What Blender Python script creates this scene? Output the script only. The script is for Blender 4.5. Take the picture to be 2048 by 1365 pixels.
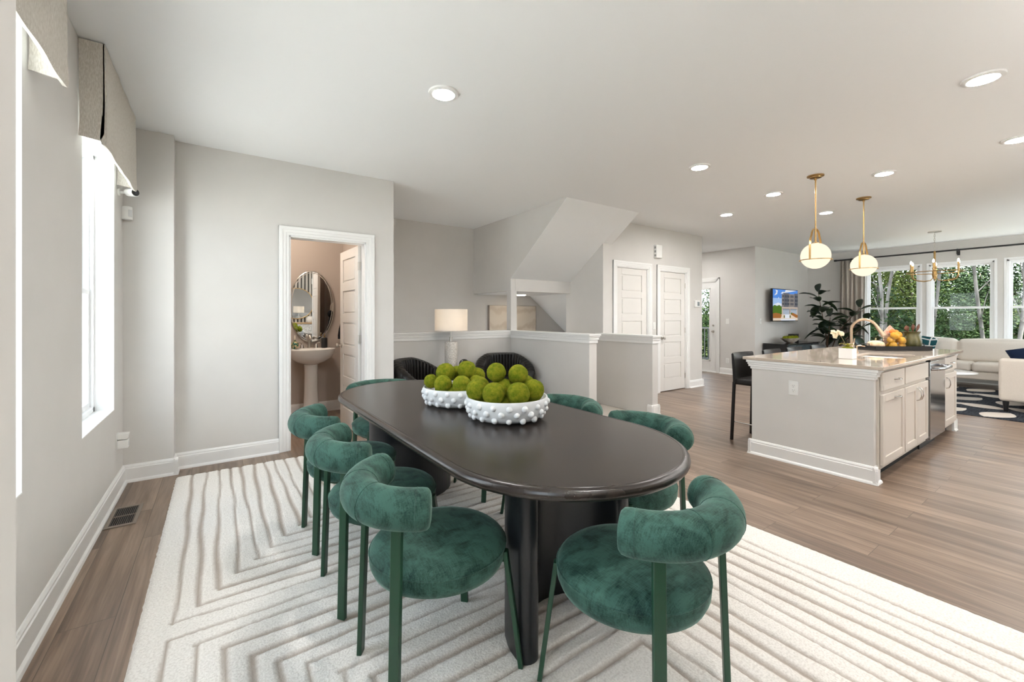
import bpy, bmesh, math, random
from mathutils import Vector, Matrix, noise
R = math.radians
PI = math.pi
random.seed(7)
S = bpy.context.scene
C = S.collection
for o in list(bpy.data.objects): bpy.data.objects.remove(o, do_unlink=True)

# ---------------------------------------------------------------- camera, world, sun, exposure
CAM_H = 1.278
cam = bpy.data.cameras.new('camera'); cam.sensor_width = 36; cam.lens = 36 * 845.74 / 2048
cam.shift_y = -(682.5 - 632.75) / 2048
cam.clip_start = 0.02; cam.clip_end = 200
co = bpy.data.objects.new('camera', cam); C.objects.link(co)
co.location = (0, 0, CAM_H); co.rotation_euler = (R(90), 0, R(55.195 - 90))
S.camera = co

W = bpy.data.worlds.new('sky'); S.world = W; W.use_nodes = True
wn = W.node_tree; wn.nodes.clear()
def N(nt, typ, **kw):
    n = nt.nodes.new(typ)
    for k, v in kw.items():
        if hasattr(n, k) and not isinstance(v, (list,)) : setattr(n, k, v)
    return n
tc = wn.nodes.new('ShaderNodeTexCoord'); sep = wn.nodes.new('ShaderNodeSeparateXYZ')
wn.links.new(tc.outputs['Generated'], sep.inputs[0])
rmp = wn.nodes.new('ShaderNodeValToRGB')
rmp.color_ramp.elements[0].position = 0.0; rmp.color_ramp.elements[0].color = (0.86, 0.92, 1.0, 1)
rmp.color_ramp.elements[1].position = 0.5; rmp.color_ramp.elements[1].color = (0.62, 0.78, 1.0, 1)
wn.links.new(sep.outputs['Z'], rmp.inputs[0])
cl = wn.nodes.new('ShaderNodeTexNoise'); cl.inputs['Scale'].default_value = 3.0; cl.inputs['Detail'].default_value = 5
wn.links.new(tc.outputs['Generated'], cl.inputs['Vector'])
cr = wn.nodes.new('ShaderNodeValToRGB'); cr.color_ramp.elements[0].position = 0.45; cr.color_ramp.elements[1].position = 0.62
wn.links.new(cl.outputs['Fac'], cr.inputs[0])
mx = wn.nodes.new('ShaderNodeMixRGB'); mx.inputs[2].default_value = (1, 1, 1, 1)
wn.links.new(cr.outputs[0], mx.inputs[0]); wn.links.new(rmp.outputs[0], mx.inputs[1])
bg = wn.nodes.new('ShaderNodeBackground'); bg.inputs['Strength'].default_value = 3.7
wn.links.new(mx.outputs[0], bg.inputs['Color'])
wo = wn.nodes.new('ShaderNodeOutputWorld'); wn.links.new(bg.outputs[0], wo.inputs[0])

sd = bpy.data.lights.new('sun', 'SUN'); sd.energy = 24.0; sd.angle = R(3); sd.color = (1, 0.97, 0.93)
so = bpy.data.objects.new('sun', sd); C.objects.link(so)
so.rotation_euler = Vector((-0.15, 1.0, -2.0)).to_track_quat('-Z', 'Y').to_euler()

VS = S.view_settings; VS.view_transform = 'Standard'; VS.look = 'None'; VS.gamma = 1; VS.use_curve_mapping = False
VS.exposure = 1.0
S.cycles.use_denoising = True
S.cycles.max_bounces = 12; S.cycles.diffuse_bounces = 8; S.cycles.glossy_bounces = 5
S.cycles.transparent_max_bounces = 12; S.cycles.caustics_reflective = False; S.cycles.caustics_refractive = False
S.cycles.sample_clamp_indirect = 8

def portal(loc, rot, sx, sy):
    l = bpy.data.lights.new('daylight_portal', 'AREA'); l.shape = 'RECTANGLE'; l.size = sx; l.size_y = sy
    l.cycles.is_portal = True
    o = bpy.data.objects.new('daylight_portal', l); C.objects.link(o); o.location = loc; o.rotation_euler = rot
# left windows (looking +x), living windows (looking -x), glass door, added windows behind the camera
portal((-0.78, 3.61, 1.5), (0, R(-90), 0), 1.76, 0.86)
portal((-0.78, 1.90, 1.5), (0, R(-90), 0), 1.76, 0.86)
portal((-0.78, -0.13, 1.5), (0, R(-90), 0), 1.76, 0.86)
for yc in (2.775, 1.77, 0.74, -0.28): portal((11.98, yc, 1.38), (0, R(90), 0), 1.86, 0.88)
portal((9.33, 5.66, 1.06), (0, R(90), 0), 1.9, 0.66)
portal((5.5, -1.52, 1.55), (R(90), 0, 0), 1.0, 1.1)

portal((9.6, -1.52, 1.45), (R(90), 0, 0), 2.0, 1.7)

# ---------------------------------------------------------------- materials
def mat(name, col, rough=0.5, metal=0, spec=0.5, **kw):
    m = bpy.data.materials.new(name); m.use_nodes = True
    b = m.node_tree.nodes['Principled BSDF']
    b.inputs['Base Color'].default_value = (*col, 1); b.inputs['Roughness'].default_value = rough
    b.inputs['Metallic'].default_value = metal; b.inputs['Specular IOR Level'].default_value = spec
    for k, v in kw.items(): b.inputs[k.replace('_', ' ')].default_value = v
    return m
def bsdf(m): return m.node_tree.nodes['Principled BSDF']
def noisy(m, c1, c2, scale=(5, 5, 5), detail=4, lo=0.35, hi=0.65, bump=0, bscale=None, coord='Object', dist=0.0, bd=0.002):
    nt = m.node_tree; L = nt.links
    t = nt.nodes.new('ShaderNodeTexCoord'); mp = nt.nodes.new('ShaderNodeMapping'); mp.inputs['Scale'].default_value = scale
    L.new(t.outputs[coord], mp.inputs[0])
    n = nt.nodes.new('ShaderNodeTexNoise'); n.inputs['Scale'].default_value = 1; n.inputs['Detail'].default_value = detail
    n.inputs['Distortion'].default_value = dist
    L.new(mp.outputs[0], n.inputs['Vector'])
    r = nt.nodes.new('ShaderNodeValToRGB'); r.color_ramp.elements[0].position = lo; r.color_ramp.elements[1].position = hi
    r.color_ramp.elements[0].color = (*c1, 1); r.color_ramp.elements[1].color = (*c2, 1)
    L.new(n.outputs['Fac'], r.inputs[0]); L.new(r.outputs[0], bsdf(m).inputs['Base Color'])
    if bump:
        src = n
        if bscale:
            mp2 = nt.nodes.new('ShaderNodeMapping'); mp2.inputs['Scale'].default_value = bscale
            L.new(t.outputs[coord], mp2.inputs[0])
            src = nt.nodes.new('ShaderNodeTexNoise'); src.inputs['Scale'].default_value = 1; src.inputs['Detail'].default_value = 3
            L.new(mp2.outputs[0], src.inputs['Vector'])
        bp = nt.nodes.new('ShaderNodeBump'); bp.inputs['Strength'].default_value = bump; bp.inputs['Distance'].default_value = bd
        L.new(src.outputs['Fac'], bp.inputs['Height']); L.new(bp.outputs[0], bsdf(m).inputs['Normal'])
    return r
def emis(name, col, s):
    m = bpy.data.materials.new(name); m.use_nodes = True; nt = m.node_tree; nt.nodes.clear()
    e = nt.nodes.new('ShaderNodeEmission'); e.inputs[0].default_value = (*col, 1); e.inputs[1].default_value = s
    o = nt.nodes.new('ShaderNodeOutputMaterial'); nt.links.new(e.outputs[0], o.inputs[0]); return m

M = {}
M['wall'] = mat('wall_paint', (0.66, 0.64, 0.61), 0.75, spec=0.25)
noisy(M['wall'], (0.645, 0.630, 0.608), (0.665, 0.650, 0.628), (3, 3, 3), bump=0.12, bscale=(160, 160, 160), bd=0.001)
M['taupe'] = mat('powder_paint', (0.47, 0.41, 0.365), 0.75, spec=0.25)
M['ceil'] = mat('ceiling_paint', (0.855, 0.865, 0.87), 0.85, spec=0.2)
M['trim'] = mat('trim_paint', (0.82, 0.82, 0.81), 0.35, spec=0.4)
M['door'] = mat('door_paint', (0.72, 0.70, 0.67), 0.4, spec=0.4)
M['vinyl'] = mat('window_vinyl', (0.85, 0.86, 0.87), 0.35)
M['cab'] = mat('cabinet_paint', (0.62, 0.565, 0.505), 0.38, spec=0.4)
M['nickel'] = mat('satin_nickel', (0.60, 0.57, 0.53), 0.28, metal=1)
M['chrome'] = mat('chrome', (0.75, 0.75, 0.74), 0.08, metal=1)
M['brass'] = mat('aged_brass', (0.45, 0.29, 0.12), 0.3, metal=1)
M['bronze'] = mat('champagne_bronze', (0.55, 0.40, 0.28), 0.28, metal=1)
M['steel'] = mat('stainless', (0.42, 0.43, 0.45), 0.16, metal=1)
M['blackm'] = mat('black_metal', (0.012, 0.012, 0.013), 0.4)
M['black'] = mat('black_gloss', (0.01, 0.01, 0.011), 0.12)
M['plastic'] = mat('white_plastic', (0.82, 0.82, 0.80), 0.4)
M['dark'] = mat('dark_gap', (0.01, 0.01, 0.01), 0.8)
M['porc'] = mat('porcelain', (0.83, 0.82, 0.80), 0.12)
M['white'] = mat('white_ceramic', (0.73, 0.74, 0.75), 0.5, spec=0.3)
M['leather'] = mat('black_leather', (0.010, 0.0085, 0.0075), 0.36, spec=0.3)
M['greenmetal'] = mat('green_metal', (0.011, 0.052, 0.026), 0.38)
M['mirror'] = mat('mirror', (0.92, 0.93, 0.93), 0.0, metal=1)
M['gold'] = mat('gold_frame', (0.55, 0.38, 0.18), 0.3, metal=1)

# wood floor: planks run along y
m = M['floor'] = mat('oak_plank_floor', (0.3, 0.24, 0.2), 0.34, spec=0.42)
nt = m.node_tree; L = nt.links
t = nt.nodes.new('ShaderNodeTexCoord'); sx = nt.nodes.new('ShaderNodeSeparateXYZ'); L.new(t.outputs['Object'], sx.inputs[0])
cb = nt.nodes.new('ShaderNodeCombineXYZ'); L.new(sx.outputs['Y'], cb.inputs[0]); L.new(sx.outputs['X'], cb.inputs[1])
bk = nt.nodes.new('ShaderNodeTexBrick'); bk.offset = 0.37; bk.offset_frequency = 2; bk.squash = 1
bk.inputs['Scale'].default_value = 1; bk.inputs['Brick Width'].default_value = 1.22; bk.inputs['Row Height'].default_value = 0.178
bk.inputs['Mortar Size'].default_value = 0.0016; bk.inputs['Mortar Smooth'].default_value = 0.3
bk.inputs['Color1'].default_value = (0, 0, 0, 1); bk.inputs['Color2'].default_value = (1, 1, 1, 1); bk.inputs['Mortar'].default_value = (0.5, 0.5, 0.5, 1)
L.new(cb.outputs[0], bk.inputs['Vector'])
# per plank shift of the grain
mul = nt.nodes.new('ShaderNodeMath'); mul.operation = 'MULTIPLY'; mul.inputs[1].default_value = 7.3; L.new(bk.outputs['Color'], mul.inputs[0])
ad = nt.nodes.new('ShaderNodeMath'); ad.operation = 'ADD'; L.new(sx.outputs['Y'], ad.inputs[0]); L.new(mul.outputs[0], ad.inputs[1])
g = nt.nodes.new('ShaderNodeCombineXYZ'); 
gx = nt.nodes.new('ShaderNodeMath'); gx.operation = 'MULTIPLY'; gx.inputs[1].default_value = 13; L.new(sx.outputs['X'], gx.inputs[0])
gy = nt.nodes.new('ShaderNodeMath'); gy.operation = 'MULTIPLY'; gy.inputs[1].default_value = 0.9; L.new(ad.outputs[0], gy.inputs[0])
L.new(gx.outputs[0], g.inputs[0]); L.new(gy.outputs[0], g.inputs[1]); L.new(mul.outputs[0], g.inputs[2])
n1 = nt.nodes.new('ShaderNodeTexNoise'); n1.inputs['Scale'].default_value = 1.0; n1.inputs['Detail'].default_value = 6; n1.inputs['Distortion'].default_value = 0.9
L.new(g.outputs[0], n1.inputs['Vector'])
gf = nt.nodes.new('ShaderNodeVectorMath'); gf.operation = 'MULTIPLY'; gf.inputs[1].default_value = (9, 5, 1); L.new(g.outputs[0], gf.inputs[0])
n2 = nt.nodes.new('ShaderNodeTexNoise'); n2.inputs['Scale'].default_value = 1.0; n2.inputs['Detail'].default_value = 3
L.new(gf.outputs[0], n2.inputs['Vector'])
r1 = nt.nodes.new('ShaderNodeValToRGB'); e = r1.color_ramp.elements
e[0].position = 0.30; e[0].color = (0.125, 0.084, 0.060, 1); e[1].position = 0.68; e[1].color = (0.30, 0.215, 0.158, 1)
L.new(n1.outputs['Fac'], r1.inputs[0])
r2 = nt.nodes.new('ShaderNodeMapRange'); r2.inputs['To Min'].default_value = 0.80; r2.inputs['To Max'].default_value = 1.16
r2.inputs['From Min'].default_value = 0.3; r2.inputs['From Max'].default_value = 0.7
L.new(n2.outputs['Fac'], r2.inputs[0])
r3 = nt.nodes.new('ShaderNodeMapRange'); r3.inputs['To Min'].default_value = 0.86; r3.inputs['To Max'].default_value = 1.12
L.new(bk.outputs['Color'], r3.inputs[0])
mm = nt.nodes.new('ShaderNodeMath'); mm.operation = 'MULTIPLY'; L.new(r2.outputs[0], mm.inputs[0]); L.new(r3.outputs[0], mm.inputs[1])
mo = nt.nodes.new('ShaderNodeMapRange'); mo.inputs['To Min'].default_value = 1; mo.inputs['To Max'].default_value = 0.45; L.new(bk.outputs['Fac'], mo.inputs[0])
m3 = nt.nodes.new('ShaderNodeMath'); m3.operation = 'MULTIPLY'; L.new(mm.outputs[0], m3.inputs[0]); L.new(mo.outputs[0], m3.inputs[1])
vm = nt.nodes.new('ShaderNodeVectorMath'); vm.operation = 'SCALE'; L.new(r1.outputs[0], vm.inputs[0]); L.new(m3.outputs[0], vm.inputs['Scale'])
L.new(vm.outputs[0], bsdf(m).inputs['Base Color'])
bp = nt.nodes.new('ShaderNodeBump'); bp.inputs['Strength'].default_value = 0.35; bp.inputs['Distance'].default_value = 0.001
L.new(m3.outputs[0], bp.inputs['Height']); L.new(bp.outputs[0], bsdf(m).inputs['Normal'])
rr = nt.nodes.new('ShaderNodeMapRange'); rr.inputs['To Min'].default_value = 0.26; rr.inputs['To Max'].default_value = 0.42; L.new(n2.outputs['Fac'], rr.inputs[0])
L.new(rr.outputs[0], bsdf(m).inputs['Roughness'])

# velvet
def velvet(name, c1, c2, sheen):
    m = mat(name, c1, 0.75, spec=0.25); b = bsdf(m)
    nt = m.node_tree; L = nt.links
    t = nt.nodes.new('ShaderNodeTexCoord')
    def nz(scale, det=4, d=0.0):
        mp = nt.nodes.new('ShaderNodeMapping'); mp.inputs['Scale'].default_value = scale; L.new(t.outputs['Object'], mp.inputs[0])
        n = nt.nodes.new('ShaderNodeTexNoise'); n.inputs['Scale'].default_value = 1; n.inputs['Detail'].default_value = det; n.inputs['Distortion'].default_value = d
        L.new(mp.outputs[0], n.inputs['Vector']); return n
    a = nz((14, 14, 14), 5, 0.8); bb = nz((340, 30, 340), 2); cc = nz((30, 340, 60), 2)
    s1 = nt.nodes.new('ShaderNodeMath'); s1.operation = 'ADD'; L.new(bb.outputs['Fac'], s1.inputs[0]); L.new(cc.outputs['Fac'], s1.inputs[1])
    s2 = nt.nodes.new('ShaderNodeMath'); s2.operation = 'MULTIPLY_ADD'; s2.inputs[1].default_value = 0.38; L.new(s1.outputs[0], s2.inputs[0]); L.new(a.outputs['Fac'], s2.inputs[2])
    mr = nt.nodes.new('ShaderNodeValToRGB'); mr.color_ramp.elements[0].position = 0.66; mr.color_ramp.elements[1].position = 1.0
    mr.color_ramp.elements[0].color = (*c1, 1); mr.color_ramp.elements[1].color = (*c2, 1)
    L.new(s2.outputs[0], mr.inputs[0]); L.new(mr.outputs[0], b.inputs['Base Color'])
    b.inputs['Sheen Weight'].default_value = sheen; b.inputs['Sheen Roughness'].default_value = 0.35
    b.inputs['Sheen Tint'].default_value = (0.6, 0.85, 0.75, 1)
    bp = nt.nodes.new('ShaderNodeBump'); bp.inputs['Strength'].default_value = 0.3; bp.inputs['Distance'].default_value = 0.001
    L.new(s1.outputs[0], bp.inputs['Height']); L.new(bp.outputs[0], b.inputs['Normal'])
    return m
M['velvet'] = velvet('green_velvet', (0.005, 0.024, 0.018), (0.042, 0.108, 0.084), 0.28)
M['table'] = mat('dark_wood_top', (0.02, 0.015, 0.012), 0.27, spec=0.55)
noisy(M['table'], (0.015, 0.0105, 0.0085), (0.028, 0.020, 0.0155), (14, 5, 14))
M['tableleg'] = mat('black_wood', (0.010, 0.011, 0.013), 0.32)
M['moss'] = mat('moss', (0.2, 0.28, 0.02), 0.95, spec=0.1)
nr = noisy(M['moss'], (0.105, 0.165, 0.006), (0.34, 0.32, 0.025), (38, 38, 38), 12, 0.36, 0.66, bump=1.0, bscale=(420, 420, 420), bd=0.006)
for q_ in M['moss'].node_tree.nodes:
    if q_.type == 'TEX_NOISE': q_.inputs['Roughness'].default_value = 0.75
M['rug'] = mat('rug_pile', (0.7, 0.66, 0.6), 0.95, spec=0.1)
nt = M['rug'].node_tree
at_ = nt.nodes.new('ShaderNodeAttribute'); at_.attribute_name = 'groove'
t = nt.nodes.new('ShaderNodeTexCoord'); n = nt.nodes.new('ShaderNodeTexNoise'); n.inputs['Scale'].default_value = 130; n.inputs['Detail'].default_value = 3
nt.links.new(t.outputs['Object'], n.inputs['Vector'])
rp = nt.nodes.new('ShaderNodeValToRGB'); rp.color_ramp.elements[0].position = 0.3; rp.color_ramp.elements[1].position = 0.6
rp.color_ramp.elements[0].color = (0.68, 0.645, 0.60, 1); rp.color_ramp.elements[1].color = (0.84, 0.81, 0.765, 1)
nt.links.new(n.outputs['Fac'], rp.inputs[0])
mxr = nt.nodes.new('ShaderNodeMixRGB'); mxr.inputs[2].default_value = (0.42, 0.36, 0.31, 1)
nt.links.new(at_.outputs['Fac'], mxr.inputs[0]); nt.links.new(rp.outputs[0], mxr.inputs[1]); nt.links.new(mxr.outputs[0], bsdf(M['rug']).inputs['Base Color'])
bp = nt.nodes.new('ShaderNodeBump'); bp.inputs['Strength'].default_value = 0.8; bp.inputs['Distance'].default_value = 0.004
nt.links.new(n.outputs['Fac'], bp.inputs['Height']); nt.links.new(bp.outputs[0], bsdf(M['rug']).inputs['Normal'])
M['linen'] = mat('linen', (0.6, 0.57, 0.52), 0.9, spec=0.1)
noisy(M['linen'], (0.52, 0.485, 0.43), (0.66, 0.63, 0.58), (260, 260, 60), 3, bump=0.3)
M['liner'] = mat('white_lining', (0.82, 0.82, 0.80), 0.8)
M['quartz'] = mat('quartz', (0.52, 0.44, 0.365), 0.05, spec=0.6)
noisy(M['quartz'], (0.50, 0.425, 0.35), (0.54, 0.46, 0.385), (30, 30, 30), 5)
M['sofa'] = mat('cream_fabric', (0.66, 0.61, 0.55), 0.9, spec=0.1)
noisy(M['sofa'], (0.63, 0.58, 0.52), (0.70, 0.65, 0.59), (200, 200, 200), 2, bump=0.2)
M['curtain'] = mat('curtain_fabric', (0.50, 0.45, 0.40), 0.9, spec=0.1)
noisy(M['curtain'], (0.46, 0.41, 0.36), (0.54, 0.49, 0.44), (150, 150, 20), 2)
M['leaf'] = mat('rubber_leaf', (0.018, 0.035, 0.018), 0.35)
noisy(M['leaf'], (0.010, 0.022, 0.014), (0.030, 0.055, 0.022), (9, 9, 9), 2)
M['opal'] = emis('opal_glass', (1.0, 0.84, 0.64), 0.62)
M['bulb'] = emis('bulb', (1.0, 0.80, 0.55), 30)
M['can'] = emis('led_lens', (1.0, 0.965, 0.93), 172)

def facing(nt, base):
    lw = nt.nodes.new('ShaderNodeLayerWeight'); lw.inputs[0].default_value = 0.5
    p = nt.nodes.new('ShaderNodeMath'); p.operation = 'POWER'; p.inputs[1].default_value = 4; nt.links.new(lw.outputs['Facing'], p.inputs[0])
    q = nt.nodes.new('ShaderNodeMath'); q.operation = 'MULTIPLY_ADD'; q.inputs[1].default_value = 0.5; q.inputs[2].default_value = base; nt.links.new(p.outputs[0], q.inputs[0])
    return q.outputs[0]
def glassmat():
    m = bpy.data.materials.new('window_glass'); m.use_nodes = True; nt = m.node_tree; nt.nodes.clear()
    o = nt.nodes.new('ShaderNodeOutputMaterial'); mx = nt.nodes.new('ShaderNodeMixShader')
    tr = nt.nodes.new('ShaderNodeBsdfTransparent'); gl = nt.nodes.new('ShaderNodeBsdfGlossy'); gl.inputs['Roughness'].default_value = 0.0
    tr.inputs[0].default_value = (0.96, 0.98, 0.97, 1)
    nt.links.new(facing(nt, 0.012), mx.inputs[0]); nt.links.new(tr.outputs[0], mx.inputs[1]); nt.links.new(gl.outputs[0], mx.inputs[2]); nt.links.new(mx.outputs[0], o.inputs[0])
    return m
M['glass'] = glassmat()

# ---------------------------------------------------------------- mesh helpers
class MB:
    def __init__(s): s.v = []; s.f = []; s.m = []; s.mi = 0
    def add(s, vs, fs):
        k = len(s.v); s.v += [tuple(v) for v in vs]; s.f += [tuple(i + k for i in f) for f in fs]; s.m += [s.mi] * len(fs); return s
    def box(s, x0, x1, y0, y1, z0, z1):
        return s.add([(x0,y0,z0),(x1,y0,z0),(x1,y1,z0),(x0,y1,z0),(x0,y0,z1),(x1,y0,z1),(x1,y1,z1),(x0,y1,z1)],
                     [(0,3,2,1),(4,5,6,7),(0,1,5,4),(1,2,6,5),(2,3,7,6),(3,0,4,7)])
    def obox(s, c, size, mtx=None):
        a, b, d = [q / 2 for q in size]; mtx = mtx or Matrix.Identity(3); c = Vector(c)
        vs = [c + mtx @ Vector((x, y, z)) for x, y, z in [(-a,-b,-d),(a,-b,-d),(a,b,-d),(-a,b,-d),(-a,-b,d),(a,-b,d),(a,b,d),(-a,b,d)]]
        return s.add(vs, [(0,3,2,1),(4,5,6,7),(0,1,5,4),(1,2,6,5),(2,3,7,6),(3,0,4,7)])
    def prism(s, poly, a, b, ax='z'):
        n = len(poly)
        def P(u, v, w): return {'z': (u, v, w), 'x': (w, u, v), 'y': (u, w, v)}[ax]
        vs = [P(u, v, a) for u, v in poly] + [P(u, v, b) for u, v in poly]
        fs = [tuple(range(n))[::-1], tuple(range(n, 2 * n))] + [(i, (i + 1) % n, n + (i + 1) % n, n + i) for i in range(n)]
        return s.add(vs, fs)
    def sweep(s, path, prof, up=(0, 0, 1), closed=False, cap=True, scale=None, twist=None):
        path = [Vector(p) for p in path]; n = len(path); k = len(prof); vs = []; up = Vector(up)
        for i, p in enumerate(path):
            if closed: t = path[(i + 1) % n] - path[i - 1]
            else: t = path[min(i + 1, n - 1)] - path[max(i - 1, 0)]
            t.normalize(); a = t.cross(up)
            if a.length < 1e-4: a = t.cross(Vector((0, 1, 0)) if abs(t.y) < 0.9 else Vector((1, 0, 0)))
            a.normalize(); b = a.cross(t)
            sc = scale[i] if scale else 1
            for u, w in prof: vs.append(p + a * u * sc + b * w * sc)
        fs = []
        for i in range(n if closed else n - 1):
            j = (i + 1) % n
            for q in range(k): fs.append((i*k+q, i*k+(q+1)%k, j*k+(q+1)%k, j*k+q))
        if cap and not closed: fs += [tuple(range(k))[::-1], tuple((n-1)*k+q for q in range(k))]
        return s.add(vs, fs)
    def tube(s, path, r, n=10, closed=False, scale=None, up=(0, 0, 1)):
        return s.sweep(path, [(math.cos(2*PI*i/n)*r, math.sin(2*PI*i/n)*r) for i in range(n)], up=up, closed=closed, scale=scale)
    def lathe(s, prof, c=(0, 0, 0), n=32, ax='z', sx=1, sy=1, ang=None):
        vs = []; fs = []; k = len(prof)
        for i in range(n):
            a = 2 * PI * i / n
            for r, z in prof:
                q = (math.cos(a) * r * sx, math.sin(a) * r * sy, z)
                if ax == 'x': q = (q[2], q[0], q[1])
                if ax == 'y': q = (q[0], q[2], q[1])
                vs.append((q[0] + c[0], q[1] + c[1], q[2] + c[2]))
        for i in range(n):
            j = (i + 1) % n
            for q in range(k - 1): fs.append((i*k+q, j*k+q, j*k+q+1, i*k+q+1))
        if prof[0][0] > 1e-6: fs.append(tuple(i * k for i in range(n))[::-1])
        if prof[-1][0] > 1e-6: fs.append(tuple(i * k + k - 1 for i in range(n)))
        return s.add(vs, fs)
    def cyl(s, c, r, h, n=24, ax='z', r2=None):
        r2 = r if r2 is None else r2
        return s.lathe([(r, 0), (r2, h)], c, n, ax)
    def ball(s, c, r, n=16, m=10, sc=(1, 1, 1), f=None):
        vs = [(c[0], c[1], c[2] - r * sc[2])]; fs = []
        for j in range(1, m):
            th = PI * j / m
            for i in range(n):
                a = 2 * PI * i / n; d = Vector((math.sin(th)*math.cos(a), math.sin(th)*math.sin(a), -math.cos(th)))
                q = r * (f(d) if f else 1)
                vs.append((c[0] + d.x*q*sc[0], c[1] + d.y*q*sc[1], c[2] + d.z*q*sc[2]))
        vs.append((c[0], c[1], c[2] + r * sc[2])); e = len(vs) - 1
        for i in range(n):
            fs.append((0, 1 + (i + 1) % n, 1 + i)); fs.append((e, 1 + (m-2)*n + i, 1 + (m-2)*n + (i+1) % n))
            for j in range(m - 2): fs.append((1+j*n+i, 1+j*n+(i+1)%n, 1+(j+1)*n+(i+1)%n, 1+(j+1)*n+i))
        return s.add(vs, fs)
    def rbox(s, x0, x1, y0, y1, z0, z1, r=0.03, k=4, puff=0.0):
        """cushion-like box: superellipsoid-ish grid"""
        n = 10; vs = []; idx = {}; fs = []
        cx, cy, cz = (x0+x1)/2, (y0+y1)/2, (z0+z1)/2; hx, hy, hz = (x1-x0)/2, (y1-y0)/2, (z1-z0)/2
        def P(u, v, w):
            q = Vector((u*hx, v*hy, w*hz)); inn = Vector((max(-hx+r, min(hx-r, q.x)), max(-hy+r, min(hy-r, q.y)), max(-hz+r, min(hz-r, q.z))))
            d = q - inn
            if d.length > 1e-9: q = inn + d.normalized() * r
            pf = puff * (1-u*u) * (1-v*v) * (1-w*w) if False else 0
            q += Vector((puff*u*(1-v*v)*(1-w*w), puff*v*(1-u*u)*(1-w*w), puff*w*(1-u*u)*(1-v*v)))
            return (cx+q.x, cy+q.y, cz+q.z)
        g = [-1 + 2*i/n for i in range(n+1)]
        def sm(h):
            e = min(0.45, r/h); out = [-1, -1+e*0.3, -1+e*0.65, -1+e]
            return out + [(-1+e) + (2-2*e)*i/6 for i in range(1, 6)] + [1-e, 1-e*0.65, 1-e*0.3, 1]
        gx, gy, gz = sm(hx), sm(hy), sm(hz)
        def vid(u, v, w):
            key = (round(u,5), round(v,5), round(w,5))
            if key not in idx: idx[key] = len(vs); vs.append(P(u, v, w))
            return idx[key]
        def face(A, B, f):
            for i in range(len(A)-1):
                for j in range(len(B)-1): fs.append(tuple(vid(*f(a, b)) for a, b in [(A[i],B[j]),(A[i+1],B[j]),(A[i+1],B[j+1]),(A[i],B[j+1])]))
        face(gx, gy, lambda a, b: (a, b, 1)); face(gy, gx, lambda a, b: (b, a, -1))
        face(gy, gz, lambda a, b: (1, a, b)); face(gz, gy, lambda a, b: (-1, b, a))
        face(gz, gx, lambda a, b: (b, 1, a)); face(gx, gz, lambda a, b: (a, -1, b))
        return s.add(vs, fs)

def link(name, mb, mats, parent=None, bevel=0, smooth=40, world=True, seg=2, sub=0):
    """one mesh object; with a parent the mesh was written in world coordinates (world=True) or in the parent's own"""
    me = bpy.data.meshes.new(name)
    vs = mb.v
    if parent is not None and world:
        pm = mats_world(parent).inverted()
        vs = [pm @ Vector(v) for v in vs]
    me.from_pydata([tuple(v) for v in vs], [], mb.f)
    if not isinstance(mats, (list, tuple)): mats = [mats]
    for q in mats: me.materials.append(q)
    if len(mats) > 1:
        for i, p in enumerate(me.polygons): p.material_index = mb.m[i]
    bm = bmesh.new(); bm.from_mesh(me); bmesh.ops.recalc_face_normals(bm, faces=bm.faces); bm.to_mesh(me); bm.free()
    for p in me.polygons: p.use_smooth = True
    me.set_sharp_from_angle(angle=R(smooth))
    o = bpy.data.objects.new(name, me); C.objects.link(o)
    if parent is not None: o.parent = parent
    if bevel:
        b = o.modifiers.new('bevel', 'BEVEL'); b.width = bevel; b.segments = seg; b.limit_method = 'ANGLE'; b.angle_limit = R(40); b.harden_normals = False
    if sub:
        b = o.modifiers.new('sub', 'SUBSURF'); b.levels = sub; b.render_levels = sub
    return o
def mats_world(o):
    m = Matrix.LocRotScale(o.location, o.rotation_euler, o.scale)
    return mats_world(o.parent) @ m if o.parent else m
def tag(o, label=None, cat=None, group=None, kind=None):
    if label: o['label'] = label
    if cat: o['category'] = cat
    if group: o['group'] = group
    if kind: o['kind'] = kind
    return o
def thing(name, label, cat, loc=(0, 0, 0), rz=0, group=None, kind=None):
    o = bpy.data.objects.new(name, None); C.objects.link(o); o.empty_display_size = 0.1
    o.location = loc; o.rotation_euler = (0, 0, rz); return tag(o, label, cat, group, kind)
def struct(name, mb, m, label, cat, parent=None, **kw):
    o = link(name, mb, m, parent, **kw)
    if parent is None: tag(o, label, cat, kind='structure')
    return o
def dup(root, loc, rz, label=None, group=None):
    r = root.copy(); C.objects.link(r); r.location = loc; r.rotation_euler = (0, 0, rz)
    if label: r['label'] = label
    if group: r['group'] = group
    for ch in list(root.children):
        c = ch.copy(); C.objects.link(c); c.parent = r
        for g in ch.children:
            d = g.copy(); C.objects.link(d); d.parent = c
    return r
def arc(c, r, a0, a1, n, z=None, ry=None):
    ry = r if ry is None else ry
    return [(c[0] + r*math.cos(R(a0+(a1-a0)*i/n)), c[1] + ry*math.sin(R(a0+(a1-a0)*i/n))) + (() if z is None else (z,)) for i in range(n+1)]
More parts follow.
